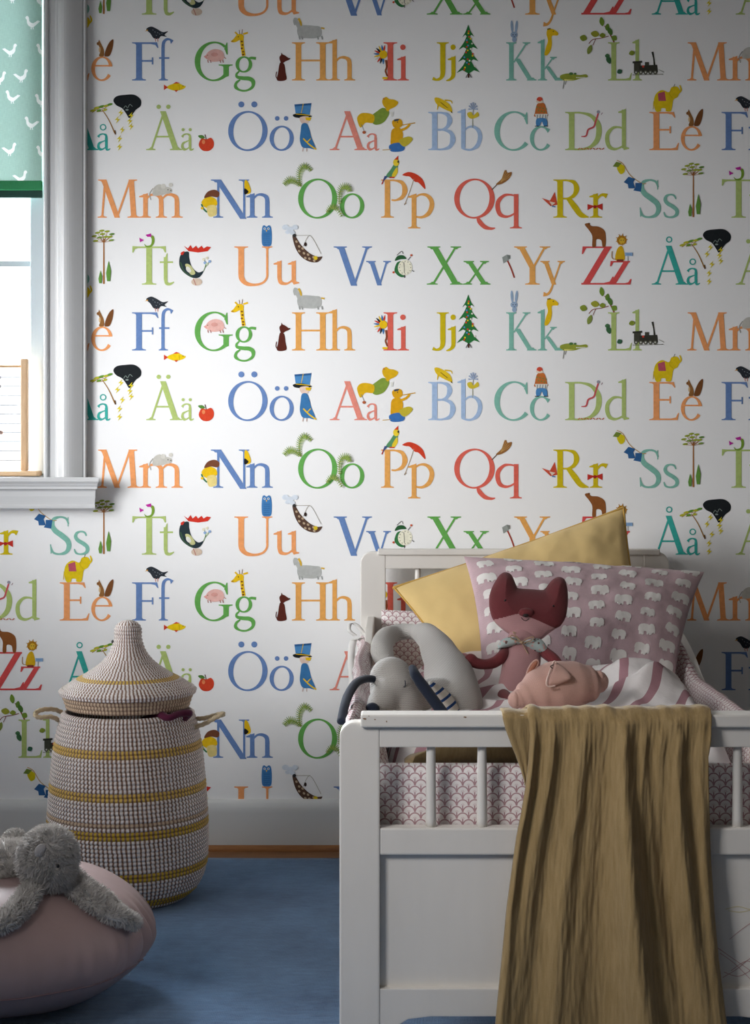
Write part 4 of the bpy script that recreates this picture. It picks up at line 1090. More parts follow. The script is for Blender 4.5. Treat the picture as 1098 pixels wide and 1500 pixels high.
M_beadd = plain('grey_wooden_bead', '6b6f78', .5)
for y, n0 in ((553, -1.5), (566, -1.5), (633.5, 1.0)):
    for k in range(4):
        mb = MB(); mb.ball((axp(n0 - k * 8.2), AY, azp(y)), (.0068, .0062, .0062), nu=16, nv=10)
        mb.build('bead', M_bead if y > 600 else M_beadd, ab, True)

# ------------------------------------------------------------------ lidded basket
BC = Vector((-.607, 3.72, .009))
bk = thing('lidded_basket', 'tall coiled grass basket with yellow stripes and a pointed lid, beside the bed', 'basket', BC)
CO = 0.00915
WHITE, YEL, TAN = lin('eae4e2'), lin('dcb95e'), lin('cdb79c')
YELD = lin('cdab3e')
def coil_profile(knots, z0, z1, out=1, amp=.0042, per=8):
    """radius by height with one bulge for every coil"""
    pr, hh = [], []
    nC = round((z1 - z0) / CO)
    for i in range(nC * per + 1):
        z = z0 + (z1 - z0) * i / (nC * per)
        for (za, ra), (zb, rb) in zip(knots, knots[1:]):
            if za <= z <= zb + 1e-9:
                t = (z - za) / (zb - za); r = ra + (rb - ra) * t; break
        pr.append((r, z)); hh.append(i)
    # smooth the knot polygon
    rs = [p[0] for p in pr]
    for _ in range(60): rs = [rs[0]] + [(rs[i - 1] + rs[i] * 2 + rs[i + 1]) / 4 for i in range(1, len(rs) - 1)] + [rs[-1]]
    return [(rs[i] + amp * (abs(sin(pi * i / per)) ** .7 - .6), pr[i][1]) for i in range(len(pr))]
kn = [(0, .128), (.022, .156), (.05, .171), (.08, .179), (.13, .1815), (.18, .1805), (.26, .175), (.34, .167), (.385, .158), (.415, .149), (.43, .145)]
ZT = 46 * CO
prof = coil_profile(kn, 0, ZT)
def body_col(z):
    k = int(z / CO)
    if k in (38, 37): return YEL
    if k in (28, 27): return YEL
    if k in (19, 18): return YELD
    if k in (9, 8): return YELD
    if k in (2, 1): return YELD
    if k in (21,): return TAN
    return WHITE
cols = [body_col((prof[i][1] + prof[i + 1][1]) / 2) for i in range(len(prof) - 1)]
inner = [(prof[-1][0] - .004, ZT + .003), (prof[-1][0] - .010, ZT), (.140, .36), (.15, .2), (.12, .02), (0.001, .02)]
pr_all = [(0.001, .001), (.11, .0)] + prof + inner
cols = [WHITE] * 2 + cols + [WHITE] * 6
mb = MB(); mb.lathe(pr_all, BC, 128, cols[:len(pr_all) - 1])
mb.build('body', M_stitch, bk, True)
lidt = Matrix.Rotation(math.radians(.0), 3, 'Y')
LZ = 0.430
lk = [(0, .137), (.018, .140), (.030, .144), (.036, .150)]
lprof = [(.10, .004), (.134, .0)] + [(r + .003 * (abs(sin(pi * z / CO)) ** .7 - .5), z) for r, z in [(.137 + .009 * t / 24, t / 24 * .0275) for t in range(25)]]
top = [(.148, .030), (.153, .034), (.154, .039), (.150, .044), (.140, .050), (.122, .062), (.100, .074), (.078, .088), (.060, .102), (.046, .118), (.037, .134), (.032, .150), (.030, .162), (.0305, .172), (.029, .180), (.024, .188), (.015, .194), (.001, .1965)]
P, R_ = spline([Vector((r, z, 0)) for r, z in top], [0] * len(top), 10)
acc = 0; tp = []
for i, p in enumerate(P):
    if i: acc += (P[i] - P[i - 1]).length
    t = (P[min(i + 1, len(P) - 1)] - P[max(i - 1, 0)]).normalized(); nn = Vector((t.y, -t.x, 0))
    a = .003 * (abs(sin(pi * acc / .0082)) ** .7 - .5)
    q = p + nn * a; tp.append((max(.0005, q.x), q.y, acc))
lall = lprof + [(r, z) for r, z, _ in tp]
lcol = [TAN] * len(lprof) + [YEL if .058 < tp[i][2] < .0735 and True else WHITE for i in range(len(tp) - 1)]
mb = MB(); mb.lathe([(r, z + LZ) for r, z in lall], BC, 128, lcol, tilt=lidt)
lid = mb.build('lid', M_stitchlid, bk, True)
mb = MB(); kp = at(166, 940, BC.y - .005); mb.ball(kp, .0048)
mb.build('bead', M_black, lid, True)
def rope(path, r, name, parent, mat_, turns=16):
    P, _ = spline([Vector(p) for p in path], [r] * len(path), 10)
    m_ = MB()
    n = len(P)
    for s in (0, 1, 2):
        pts = []
        for i, p in enumerate(P):
            t = (P[min(i + 1, n - 1)] - P[max(i - 1, 0)]).normalized()
            a = t.cross(Vector((0, 1, .2))).normalized(); b2 = t.cross(a)
            ph = 2 * pi * (turns * i / n + s / 3)
            pts.append(p + (a * cos(ph) + b2 * sin(ph)) * r * .55)
        m_.tube(pts, [r * .62] * n, 6, 1)
    return m_.build(name, mat_, parent, True)
hy = BC.y
rope([at(88, 1056, hy - .02), at(75, 1050, hy - .045), at(58, 1051, hy - .06), at(51, 1046, hy - .06), at(60, 1040, hy - .03), at(78, 1039, hy), at(92, 1044, hy + .02)], .0052, 'handle', bk, M_rope)
rope([at(283, 1066, hy - .02), at(300, 1060, hy - .045), at(316, 1051, hy - .06), at(327, 1046, hy - .05), at(318, 1047, hy - .02), at(300, 1052, hy), at(288, 1053, hy + .02)], .0052, 'handle', bk, M_rope)
mb = MB()
pts = [at(212, 1054, hy - .132), at(232, 1060, hy - .133), at(246, 1052, hy - .128), at(262, 1046, hy - .108), at(276, 1046, hy - .085)]
mb.tube([BC + Vector((.02, -.02, .38)), BC + Vector((.07, -.07, .41)), BC + Vector((.085, -.095, .425))] + [p + Vector((0, .012, -.001)) for p in pts[2:]] + [BC + Vector((.11, -.04, .40))], [.02, .02, .012, .0075, .0078, .008, .016], 14, 8)
o = mb.build('purple_cloth', fabric('purple_wool', '571c38'), smooth=True)
tag(o, 'dark purple cloth poking out under the basket lid', 'cloth')

# ------------------------------------------------------------------ round leather pouf and the plush rabbit lying on it
PC = Vector((-.7175, 3.0, .1315)); PA, PCZ = .270, .130
def pouf_r(th, ph):
    """shape of the pouf by latitude th (0 top, pi bottom) and azimuth"""
    s, c = sin(th), cos(th)
    pw = .97
    r = PA * (abs(s) ** pw)
    z = PCZ * math.copysign(abs(c) ** 1.0, c)
    # gathers around the rim on the window side
    e = exp(-((th - pi * .5) / .30) ** 2)
    d = abs(((ph - .25 + pi) % (2 * pi)) - pi)
    amp = .0095 * exp(-(d / .6) ** 2) + .0012
    r += e * amp * (sin(ph * 34 + 2.0 * sin(ph * 7)) + .5 * sin(ph * 57 + 1.3))
    r *= 1 + .012 * noise.noise(Vector((cos(ph) * 2, sin(ph) * 2, th)))
    z += .004 * noise.noise(Vector((r * cos(ph) * 9, r * sin(ph) * 9, 3)))
    return r, z
def pouf_pt(px, py, lift=0.0):
    """point of the pouf's upper surface seen at a pixel"""
    o_ = Vector((0, 0, H)); d = (at(px, py, 1.0) - o_)
    q = o_ - PC
    s_ = Vector((1 / (PA + lift), 1 / (PA + lift), 1 / (PCZ + lift)))
    qa = Vector((q.x * s_.x, q.y * s_.y, q.z * s_.z)); da = Vector((d.x * s_.x, d.y * s_.y, d.z * s_.z))
    A = da.dot(da); B = 2 * qa.dot(da); C_ = qa.dot(qa) - 1
    disc = B * B - 4 * A * C_
    t = (-B - sqrt(disc)) / (2 * A) if disc > 0 else -B / (2 * A)
    return o_ + d * t
pf = thing('pouf', 'round dusty pink leather pouf on the blue rug', 'pouf', (PC.x, PC.y, .009))
M_leather = plain('dusty_pink_leather', 'a08886', .5, var=.08, vscale=5, bump=.25, bscale=18, dist=.004, spec=.35)
mb = MB(); nu, nv = 220, 90
vs = []
for j in range(nv + 1):
    th = max(.0005, min(pi - .0005, pi * j / nv))
    for i in range(nu):
        ph = 2 * pi * i / nu
        r, z = pouf_r(th, ph); vs.append((PC.x + r * cos(ph), PC.y + r * sin(ph), max(.0095, PC.z + z)))
fs = [(j * nu + i, (j + 1) * nu + i, (j + 1) * nu + (i + 1) % nu, j * nu + (i + 1) % nu) for j in range(nv) for i in range(nu)]
mb.add(vs, fs); mb.build('cover', M_leather, pf, True)
mb = MB(); pts = []
for i in range(121):
    ph = 2 * pi * i / 120; r, z = pouf_r(pi * .60, ph); pts.append((PC.x + (r + .0006) * cos(ph), PC.y + (r + .0006) * sin(ph), PC.z + z))
mb.tube(pts, [.0017] * 121, 6, 1, caps=False)
mb.build('seam', plain('pouf_seam', '84686a', .6), pf, True)

M_fur = plain('grey_plush_fur', 'cac5c1', .95, var=.10, vscale=60, spec=.1, sheen=.4)
M_furin = plain('grey_plush_short_pile', 'b5aca6', .95, var=.3, vscale=160, bump=.6, bscale=300, spec=.1)
def furry(mb, n, length, seed, droop=.5):
    """dense short pile: fine curved blades rooted all over the surface"""
    rnd = random.Random(seed)
    tris = []; areas = []
    for f in mb.f:
        p = [Vector(mb.v[i]) for i in f]
        for k in range(1, len(p) - 1):
            a = (p[k] - p[0]).cross(p[k + 1] - p[0]); tris.append((p[0], p[k], p[k + 1], a)); areas.append(a.length)
    vol = sum(t[0].dot(t[1].cross(t[2])) for t in tris)
    flip = -1 if vol < 0 else 1
    pick = rnd.choices(range(len(tris)), weights=areas, k=n)
    vs, fs = [], []
    for t in pick:
        a, b2, c, nr = tris[t]
        u, v = rnd.random(), rnd.random()
        if u + v > 1: u, v = 1 - u, 1 - v
        p = a + (b2 - a) * u + (c - a) * v; nn = nr.normalized() * flip
        w = noise.noise_vector(p * 55) * .9 + Vector((rnd.uniform(-.3, .3), rnd.uniform(-.3, .3), rnd.uniform(-.3, .3) - droop * .4))
        d = (nn + w).normalized(); l = length * rnd.uniform(.55, 1.1)
        s = d.cross(Vector((rnd.random(), rnd.random(), rnd.random()))).normalized() * .0009
        tip = p + d * l + Vector((0, 0, -droop * l * .35)); midp = p + d * l * .55
        i = len(vs); vs += [p - s - nn * .001, p + s - nn * .001, midp + s * .8, midp - s * .8, tip]; fs += [(i, i + 1, i + 2, i + 3), (i + 3, i + 2, i + 4)]
    mb.add(vs, fs)
rb = thing('plush_rabbit', 'fluffy grey plush rabbit with long ears lying on the pink pouf', 'soft toy', at(40, 1280, 2.95))
hc = at(70, 1257, 2.90)
mb = MB()
mb.ball(hc, (.050, .048, .054), rot=Matrix.Rotation(.2, 3, 'Y')); mb.ball(hc + Vector((.012, -.010, -.018)), (.036, .036, .034))
furry(mb, 14000, .0115, 3, .3); mb.build('head', M_fur, rb, True)
mb = MB()
mb.ball(at(8, 1273, 2.97), (.066, .060, .050), rot=Matrix.Rotation(-.25, 3, 'Y')); mb.ball(at(-45, 1285, 2.98), (.06, .06, .055))
furry(mb, 14000, .0115, 4, .3); mb.build('body', M_fur, rb, True)
mb = MB(); mb.ball(at(21, 1233, 3.01), (.021, .021, .022)); furry(mb, 1800, .0075, 5); mb.build('tail', M_fur, rb, True)
def ear(pxs, radii, seed, lift=.012):
    pts = [pouf_pt(x, y, lift) for x, y in pxs]
    m_ = MB(); m_.tube(pts, radii, 14, 6, squash=(1.0, .45), up=(0, -.25, 1)); furry(m_, 8000, .0105, seed, .25)
    return m_, pts
mb, pts = ear([(86, 1268), (108, 1294), (138, 1316), (166, 1335), (190, 1347)], [.018, .026, .029, .028, .020], 6)
er = mb.build('ear', M_fur, rb, True)
mb = MB(); mb.tube([p + Vector((0, -.003, .0075)) for p in pts[1:]], [.009, .013, .012, .005], 12, 6, squash=(1.0, .3), up=(0, -.25, 1)); mb.build('inner_ear', M_furin, er, True)
mb, pts = ear([(50, 1288), (42, 1310), (24, 1334), (4, 1350), (-14, 1358)], [.014, .019, .022, .022, .016], 8)
mb.build('ear', M_fur, rb, True)
mb = MB(); mb.ball(hc + Vector((.0275, -.0455, -.003)), .0030, nu=12, nv=8); mb.build('eye', M_black, rb, True)
mb = MB(); mb.ball(hc + Vector((-.004, -.0465, .024)), (.009, .005, .013), nu=16, nv=10, rot=Matrix.Rotation(.5, 3, 'Y')); mb.build('nose', plain('pale_velvet_nose', 'a8a3a2', .9), rb, True)

# ------------------------------------------------------------------ child's bed
FY, HY = 2.593, 4.133                 # front face of the footboard, front face of the headboard
KX = FY / FPX
def fx(px): return (px - VX) * KX
def fz(py): return H - (py - VY) * KX
bed = thing('bed', 'white painted wooden child bed with slatted head and foot boards', 'bed', (.30, 3.36, 0.009))
BX0, BX1 = fx(497), fx(1217)
PW = fx(556) - fx(497)
TH_ = .034
def post_outline(x0, x1, z0, z1, rad, left):
    pts = [(x0, z0), (x1, z0)]
    arc = [pi / 2 * k / 8 for k in range(9)]
    if left:
        return pts + [(x1, z1)] + [(x0 + rad - rad * sin(t), z1 - rad + rad * cos(t)) for t in arc]
    return pts + [(x1 - rad + rad * cos(t), z1 - rad + rad * sin(t)) for t in arc] + [(x0, z1)]
def part(name, f, mat_=None, smooth=False):
    mb = MB(); f(mb); return mb.build(name, mat_ or M_bed, bed, smooth)
GZ = .0095
for left in (True, False):
    x0, x1 = (BX0, BX0 + PW) if left else (BX1 - PW, BX1)
    part('foot_post', lambda mb: mb.prism(post_outline(x0, x1, GZ, fz(1058), .024, left), 'y', FY, FY + TH_, .003))
    part('head_post', lambda mb: mb.prism(post_outline(x0, x1, GZ, .752 + .017, .030, left), 'y', HY, HY + TH_, .003))
IX0, IX1 = BX0 + PW, BX1 - PW
cap = part('foot_cap', lambda mb: mb.box(fx(528), fx(1186), FY - .009, FY + TH_ + .006, fz(1064.5), fz(1046), .003, 2))
part('foot_top_rail', lambda mb: mb.box(IX0 - .001, IX1 + .001, FY + .001, FY + TH_ - .003, fz(1095), fz(1060), .002))
part('foot_lower_rail', lambda mb: mb.box(IX0 - .001, IX1 + .001, FY + .002, FY + TH_ - .003, fz(1253), fz(1213.5), .003))
panel = part('foot_panel', lambda mb: mb.box(IX0 - .004, IX1 + .004, FY + .014, FY + .022, fz(1452), fz(1250)))
def bottom_rail(mb):
    z0, z1 = fz(1512), fz(1449)
    za = fz(1490)
    pts = [(IX0 - .001, z1), (IX0 - .001, fz(1525)), (IX0 + .016, fz(1525)), (IX0 + .026, fz(1505)), (IX0 + .045, fz(1494)), (IX0 + .08, za)]
    pts += [(IX1 - (p[0] - IX0), p[1]) for p in pts[::-1]]
    mb.prism(pts, 'y', FY + .002, FY + TH_ - .003, .002)
part('foot_bottom_rail', bottom_rail)
for k in range(1, 8):
    x = IX0 + (IX1 - IX0) * k / 8
    part('foot_baluster', lambda mb: mb.tube([(x, FY + TH_ / 2, fz(1215)), (x, FY + TH_ / 2, fz(1150)), (x, FY + TH_ / 2, fz(1094))], [.0088, .0080, .0070], 16, 4, caps=True, round_caps=False), smooth=True)
hz = lambda py: H - (py - VY) * HY / FPX
hx = lambda px: (px - VX) * HY / FPX
part('head_cap', lambda mb: mb.box(hx(553), hx(966), HY - .007, HY + TH_ + .005, hz(813), hz(804.5), .003, 2))
part('head_top_rail', lambda mb: mb.box(IX0 - .001, IX1 + .001, HY + .001, HY + TH_ - .003, hz(833), hz(811), .002))
part('head_lower_rail', lambda mb: mb.box(IX0 - .001, IX1 + .001, HY + .002, HY + TH_ - .003, .36, .43, .003))
part('head_panel', lambda mb: mb.box(IX0 - .004, IX1 + .004, HY + .012, HY + .020, .12, .37))
for k in range(1, 8):
    x = IX0 + (IX1 - IX0) * k / 8
    part('head_baluster', lambda mb: mb.tube([(x, HY + TH_ / 2, .42), (x, HY + TH_ / 2, .60), (x, HY + TH_ / 2, hz(832))], [.0088, .0080, .0070], 16, 4, caps=True, round_caps=False), smooth=True)
def side(mb, x0, x1):
    top = [(HY + .002, .606), (4.0, .606), (3.85, .60), (3.74, .58), (3.65, .555), (3.587, .53), (3.50, .51), (3.35, .497)]
    P, _ = spline([Vector((a, b, 0)) for a, b in top], [0] * len(top), 5)
    pts = [(p.x, p.y) for p in P] + [(FY + TH_ - .002, .495), (FY + TH_ - .002, .25), (HY + .002, .25)]
    mb.prism(pts, 'x', x0, x1, .003)
part('side_rail', lambda mb: side(mb, BX0 + .018, BX0 + .036))
part('side_rail', lambda mb: side(mb, BX1 - .036, BX1 - .018))
part('bed_base', lambda mb: mb.box(BX0 + .036, BX1 - .036, FY + TH_, HY, .27, .29))
# chipped paint and a child's scribble on the end board
for px, py, w, h in ((534, 1053, 5, 1.6), (549, 1054, 2.5, 1.0), (566, 1057, 1.6, 1.6), (681, 1050.5, 4.5, 1.3), (540, 1049, 2, .6)):
    c0 = at(px, py, FY - .0092); n = 9
    mb = MB()
    mb.add([(c0.x + w * KX * .5 * cos(2 * pi * k / n) * (1 + .3 * sin(k * 5)), FY - .0093, c0.z + h * KX * .8 * sin(2 * pi * k / n) * (1 + .3 * sin(k * 3))) for k in range(n)], [list(range(n))])
    mb.build('paint_chip', M_chip, cap)['label'] = 'bare wood where the paint is chipped'
mb = MB()
pe = FY + .0135
def scrib(pts, c, w=.0008):
    P, _ = spline([at(x, y, pe) for x, y in pts], [w] * len(pts), 8)
    for i in range(len(P) - 1):
        t = (P[i + 1] - P[i]).normalized(); nn = Vector((-t.z, 0, t.x)) * w * .6
        mb.add([P[i] + nn, P[i + 1] + nn, P[i + 1] - nn, P[i] - nn], [(0, 1, 2, 3)], lin(c))
scrib([(1062, 1332), (1080, 1328), (1098, 1332), (1110, 1330), (1085, 1336), (1066, 1334)], 'd0c48e')
scrib([(1050, 1388), (1070, 1402), (1096, 1420), (1108, 1431)], 'bb9290'); scrib([(1058, 1432), (1078, 1420), (1098, 1404), (1112, 1398)], 'bb9290'); scrib([(1060, 1424), (1082, 1430), (1104, 1416), (1092, 1408), (1070, 1422)], 'bb9290')
scrib([(1068, 1376), (1085, 1362), (1102, 1350)], 'c09a98'); scrib([(1054, 1396), (1076, 1412), (1100, 1436)], 'c09a98')
c0 = at(1043.5, 1341, pe); mb.add([(c0.x + .0036 * cos(2 * pi * k / 12), pe, c0.z + .0036 * sin(2 * pi * k / 12)) for k in range(12)], [list(range(12))], lin('8a2430'))
mb.build('crayon_scribble', M_chalk, panel)['label'] = 'pink and yellow crayon scribble'

# mattress
mb = MB(); mb.box(BX0 + .045, BX1 - .045, FY + TH_ + .035, HY - .045, .291, .395, .03, 4)
o = mb.build('mattress', fabric('white_mattress_ticking', 'e6e2de'), smooth=True, origin=(.3, 3.36, .29))
tag(o, 'white mattress lying in the child bed under the duvet', 'mattress')
import numpy as np
# ------------------------------------------------------------------ quilted bumper round the inside of the bed
def padded(mb, C, nu, nv, thick, Lu, Lv, pw=8, lump=0.0, seed=0, prof=None, color=(1, 1, 1, 1), freq=1.0):
    """two-sided padded cloth: C(u, v) with u, v in -1..1; returns the front-surface function"""
    def nrm(u, v):
        e = .01
        a = C(min(1, u + e), v) - C(max(-1, u - e), v); b2 = C(u, min(1, v + e)) - C(u, max(-1, v - e))
        return a.cross(b2).normalized()
    def pr(u, v):
        if prof: return prof(u, v)
        return (max(0, 1 - abs(u) ** pw) * max(0, 1 - abs(v) ** pw)) ** .5
    def S(u, v, side=1, lift=0.0):
        p = C(u, v); n = nrm(u, v)
        l = lump * noise.noise(Vector((u * Lu * 16 * freq + seed, v * Lv * 16 * freq, side * 5.0))) + lump * .3 * noise.noise(Vector((u * Lu * 45 * freq, v * Lv * 45 * freq + seed, side * 5.0)))
        k = pr(u, v)
        return p + n * side * (thick * k + l * min(1, k * 3) + lift)
    base = len(mb.v)
    if mb.uv is None: mb.uv = [(0, 0)] * base
    for side in (1, -1):
        vs = []; uv = []
        for j in range(nv + 1):
            for i in range(nu + 1):
                # denser towards the edges
                u = sin((-1 + 2 * i / nu) * pi / 2); v = sin((-1 + 2 * j / nv) * pi / 2)
                vs.append(S(u, v, side)); uv.append((u * Lu / 2, v * Lv / 2))
        fs = []
        for j in range(nv):
            for i in range(nu):
                a = j * (nu + 1) + i
                q = (a, a + 1, a + nu + 2, a + nu + 1)
                fs.append(q if side == 1 else q[::-1])
        mb.add(vs, fs, color); mb.uv.extend(uv)
    return S

bp = thing('bed_bumper', 'padded bed bumper with pink scallop print lining the inside of the bed', 'bed bumper', (.30, 3.36, .41))
def bpart(C, thick, Lu, Lv, lump=.004, seed=0, nu=60, nv=16, name='bumper_panel'):
    mb = MB(); padded(mb, C, nu, nv, thick, Lu, Lv, lump=lump, seed=seed)
    return mb.build(name, M_scallop, bp, True)
bpart(lambda u, v: Vector((.29 - u * .325 * -1, 4.098, .52 + v * .107 + .006 * sin(u * 3))), .017, .65, .214, .003, 1)
def C_left(u, v):
    y = 3.36 + u * .70
    z = .490 + v * .090 + .006 * sin(y * 9)
    return Vector((-.034 - .040 * smooth_step(-.2, 1, v) + .004 * sin(y * 14), y, z))
bpart(lambda u, v: C_left(-u, v), .017, 1.4, .19, .006, 2)
def C_right(u, v):
    y = 3.36 + u * .70
    ztop = .530 + .068 * smooth_step(3.50, 3.76, y) - .006 * smooth_step(3.2, 2.7, y)
    z = .405 + (ztop - .405) * (v + 1) / 2
    return Vector((.622 + .016 * smooth_step(-.6, 1, v) + .012 * smooth_step(3.75, 3.45, y) * smooth_step(-1, .5, v), y, z))
bpart(C_right, .017, 1.4, .19, .005, 3)
bpart(lambda u, v: Vector((.30 + u * .325, FY + TH_ + .020, .452 + v * .0555)), .013, .65, .111, .0015, 4)
M_ribbon = fabric('white_cotton_tape', 'eceae6')
def ribbon(pts, w, name='tie'):
    m_ = MB(); P, _ = spline([Vector(p) for p in pts], [w] * len(pts), 6)
    vs = []; fs = []
    for i, p in enumerate(P):
        vs += [p + Vector((-w / 2, 0, 0)), p + Vector((w / 2, 0, .002)), p + Vector((w / 2, .0015, .003)), p + Vector((-w / 2, .0015, .001))]
        if i:
            for k in range(4): fs.append(((i - 1) * 4 + k, (i - 1) * 4 + (k + 1) % 4, i * 4 + (k + 1) % 4, i * 4 + k))
    m_.add(vs, fs); return m_.build(name, M_ribbon, bp, True)
ribbon([at(540, 944, 3.86), at(530, 938, 3.86), at(522, 936, 3.85), at(516, 944, 3.84), at(514, 968, 3.84), at(516, 1000, 3.84), at(513, 1030, 3.83)], .017)
ribbon([at(545, 950, 3.84), at(536, 946, 3.84), at(528, 950, 3.83), at(524, 975, 3.83), at(526, 1010, 3.83)], .016)
ribbon([at(536, 934, 3.87), at(524, 918, 3.87), at(514, 914, 3.87), at(511, 924, 3.86), at(520, 932, 3.86)], .009)

# ------------------------------------------------------------------ striped duvet
def duvet_z(x, y):
    z = .486 + .060 * smooth_step(2.76, 2.95, y) + .012 * smooth_step(3.0, 3.7, y)
    z += .055 * exp(-((x - .465) / .085) ** 2 - ((y - 3.20) / .16) ** 2)
    z -= .075 * exp(-((x + .0) / .09) ** 2 - ((y - 3.9) / .34) ** 2)
    z += .014 * noise.noise(Vector((x * 9, y * 6, 1.7))) + .007 * noise.noise(Vector((x * 24, y * 15, 4.0)))
    # creases
    for (cx, cy, ang, amp, wd, ln) in ((.22, 3.22, .5, .014, .018, .16), (.19, 3.05, -.3, .012, .016, .14), (.44, 3.08, .35, .016, .016, .12), (.50, 3.12, .9, .014, .014, .11), (.40, 3.16, .2, .012, .014, .12), (.05, 2.76, .2, .010, .018, .10), (.1, 2.74, -.5, .010, .014, .08)):
        dx, dy = x - cx, y - cy; a = dx * cos(ang) + dy * sin(ang); b2 = -dx * sin(ang) + dy * cos(ang)
        z += amp * exp(-(b2 / wd) ** 2 - (a / ln) ** 2)
    ex = min(smooth_step(-.022, .05, x), 1 - smooth_step(.54, .606, x)); ey = min(smooth_step(2.672, 2.74, y), 1 - smooth_step(3.88, 4.05, y))
    return .398 + (z - .398) * (min(ex, 1) ** .4) * (ey ** .4)
mb = MB(); nx, ny = 150, 220; V = []; F = []; uv = []
for j in range(ny + 1):
    for i in range(nx + 1):
        x = -.022 + .628 * i / nx; y = 2.672 + 1.378 * j / ny
        V.append((x, y, duvet_z(x, y)))
        uv.append((x + .03 * noise.noise(Vector((x * 7, y * 7, 0))) + .05 * sin(y * 5), y))
for j in range(ny):
    for i in range(nx): F.append((j * (nx + 1) + i, j * (nx + 1) + i + 1, (j + 1) * (nx + 1) + i + 1, (j + 1) * (nx + 1) + i))
mb.add(V, F); mb.uv = uv
mb.add([(-.022, 2.672, .3965), (.606, 2.672, .3965), (.606, 4.05, .3965), (-.022, 4.05, .3965)], [(3, 2, 1, 0)]); mb.uv.extend([(0, 0)] * 4)
def stripe_mat(name, ca, cb, period, frac, rot=0.0):
    t = NT(name)
    X = t.sep(t.coords('UV', (1 / period, 1 / period, 1), (0, 0, rot)))
    f = t.math('LESS_THAN', t.math('FRACT', X[0]), frac)
    t.l.new(t.mix(f, lin(ca), lin(cb)), t.b.inputs['Base Color'])
    t.l.new(t.bump(t.noise(t.coords('Object'), 500, 2), .25, .001, t.bump(t.noise(t.coords('Object'), 40, 4), .35, .006)), t.b.inputs['Normal'])
    t.b.inputs['Roughness'].default_value = .9; t.b.inputs['Specular IOR Level'].default_value = .15
    return t.m
dv = mb.build('duvet', stripe_mat('pink_striped_cotton', 'ebe6e6', 'b0868f', .068, .27, .2), smooth=True, origin=(.3, 3.36, .415))
tag(dv, 'rumpled white duvet with dusty pink stripes under the soft toys', 'duvet')

# ------------------------------------------------------------------ pillows
def pillow(name, label, corners, thick, mat_, seed, k=.05, hem=None, lump=.006, cat='pillow', freq=1.0, decor=None):
    TL, TR, BR, BL = corners
    c = (TL + TR + BR + BL) / 4
    def C(u, v):
        uu = u * (1 - k * (1 - v * v)); vv = v * (1 - k * (1 - u * u))
        a, b2 = (uu + 1) / 2, (vv + 1) / 2
        return (BL * (1 - a) + BR * a) * (1 - b2) + (TL * (1 - a) + TR * a) * b2
    t = thing(name, label, cat, (c.x, c.y, min(BL.z, BR.z)))
    mb = MB()
    Lu, Lv = (TR - TL).length, (TL - BL).length
    def prof(u, v):
        a = max(0, 1 - abs(u) ** 2.2); b2 = max(0, 1 - abs(v) ** 2.2)
        return (a * b2) ** .55
    S = padded(mb, C, 90, 70, thick, Lu, Lv, lump=lump, seed=seed, prof=prof, freq=freq)
    if decor: decor(mb, S, Lu, Lv)
    mb.uv.extend([(0, 0)] * (len(mb.v) - len(mb.uv)))
    mb.build('cover', mat_, t, True)
    return t, S, C, Lu, Lv
M_mustard = fabric('mustard_pillow_cotton', 'ddc084', var=.06, bump=.3, bscale=50, weave=.05)
M_ochre = fabric('ochre_hem', 'c9a052')
yt, yS, yC, _, _ = pillow('pillow', 'large plain mustard yellow pillow tilted against the headboard', (at(577, 861, 3.93), at(913, 744, 4.045), at(948, 955, 3.80), at(684, 1010, 3.76)), .058, M_mustard, 3, k=.035, lump=.006, freq=.4)
mb = MB()
pts = [yC(-1 + 2 * i / 50, 1) for i in range(51)]
mb.tube(pts, [.0042] * 51, 8, 1); mb.tube([yC(1, 1 - 2 * i / 30) for i in range(31)], [.0036] * 31, 8, 1); mb.tube([yC(-1, 1 - 2 * i / 30) for i in range(31)], [.003] * 31, 8, 1)
mb.build('hem', M_ochre, yt, True)
M_pinkp = fabric('pink_elephant_linen', 'caaeb4', var=.12, vscale=30, bump=.5, bscale=300, weave=.25, stretch=(1, 1, .3))
M_eleph = fabric('white_fabric_print', 'ece8e4', var=.05)
ELE = [(0, .30), (.02, .13), (.06, .10), (.09, .14), (.075, .28), (.12, .34), (.17, .33), (.22, .26), (.215, .05), (.23, 0), (.32, 0), (.33, .2), (.36, .24), (.40, .05), (.42, .01), (.5, .02), (.505, .2), (.58, .23), (.66, .2), (.67, .04), (.70, 0), (.79, 0), (.80, .18), (.83, .2), (.85, .05), (.87, .02), (.95, .03), (.955, .26), (.965, .38), (.99, .24), (1.0, .25), (.985, .46), (.93, .58), (.80, .65), (.62, .68), (.46, .65), (.36, .61), (.27, .69), (.14, .67), (.05, .55)]
def print_elephants(mb, S, Lu, Lv):
    rnd = random.Random(12)
    nc, nr = 8, 7
    for r in range(nr):
        for c in range(nc):
            cu = -1 + 2 * (c + .5 + (.0 if r % 2 else .08)) / nc; cv = -1 + 2 * (r + .5) / nr + (.07 if c % 2 else -.07)
            cv = max(-.93, min(.93, cv))
            w = .0405 + .004 * ((r + c) % 3); fl = (c % 2 == 0)
            sx = w / (Lu / 2); sy = w / (Lv / 2)
            tlt = rnd.uniform(-.15, .15)
            def mf(a, b2):
                a = (1 - a) if fl else a
                x, y = (a - .5), (b2 - .34)
                x, y = x * cos(tlt) - y * sin(tlt), x * sin(tlt) + y * cos(tlt)
                return S(max(-.985, min(.985, cu + x * sx)), max(-.985, min(.985, cv + y * sy)), 1, .0009)
            decal(mb, ELE, mf, .13, (1, 1, 1, 1), 1)
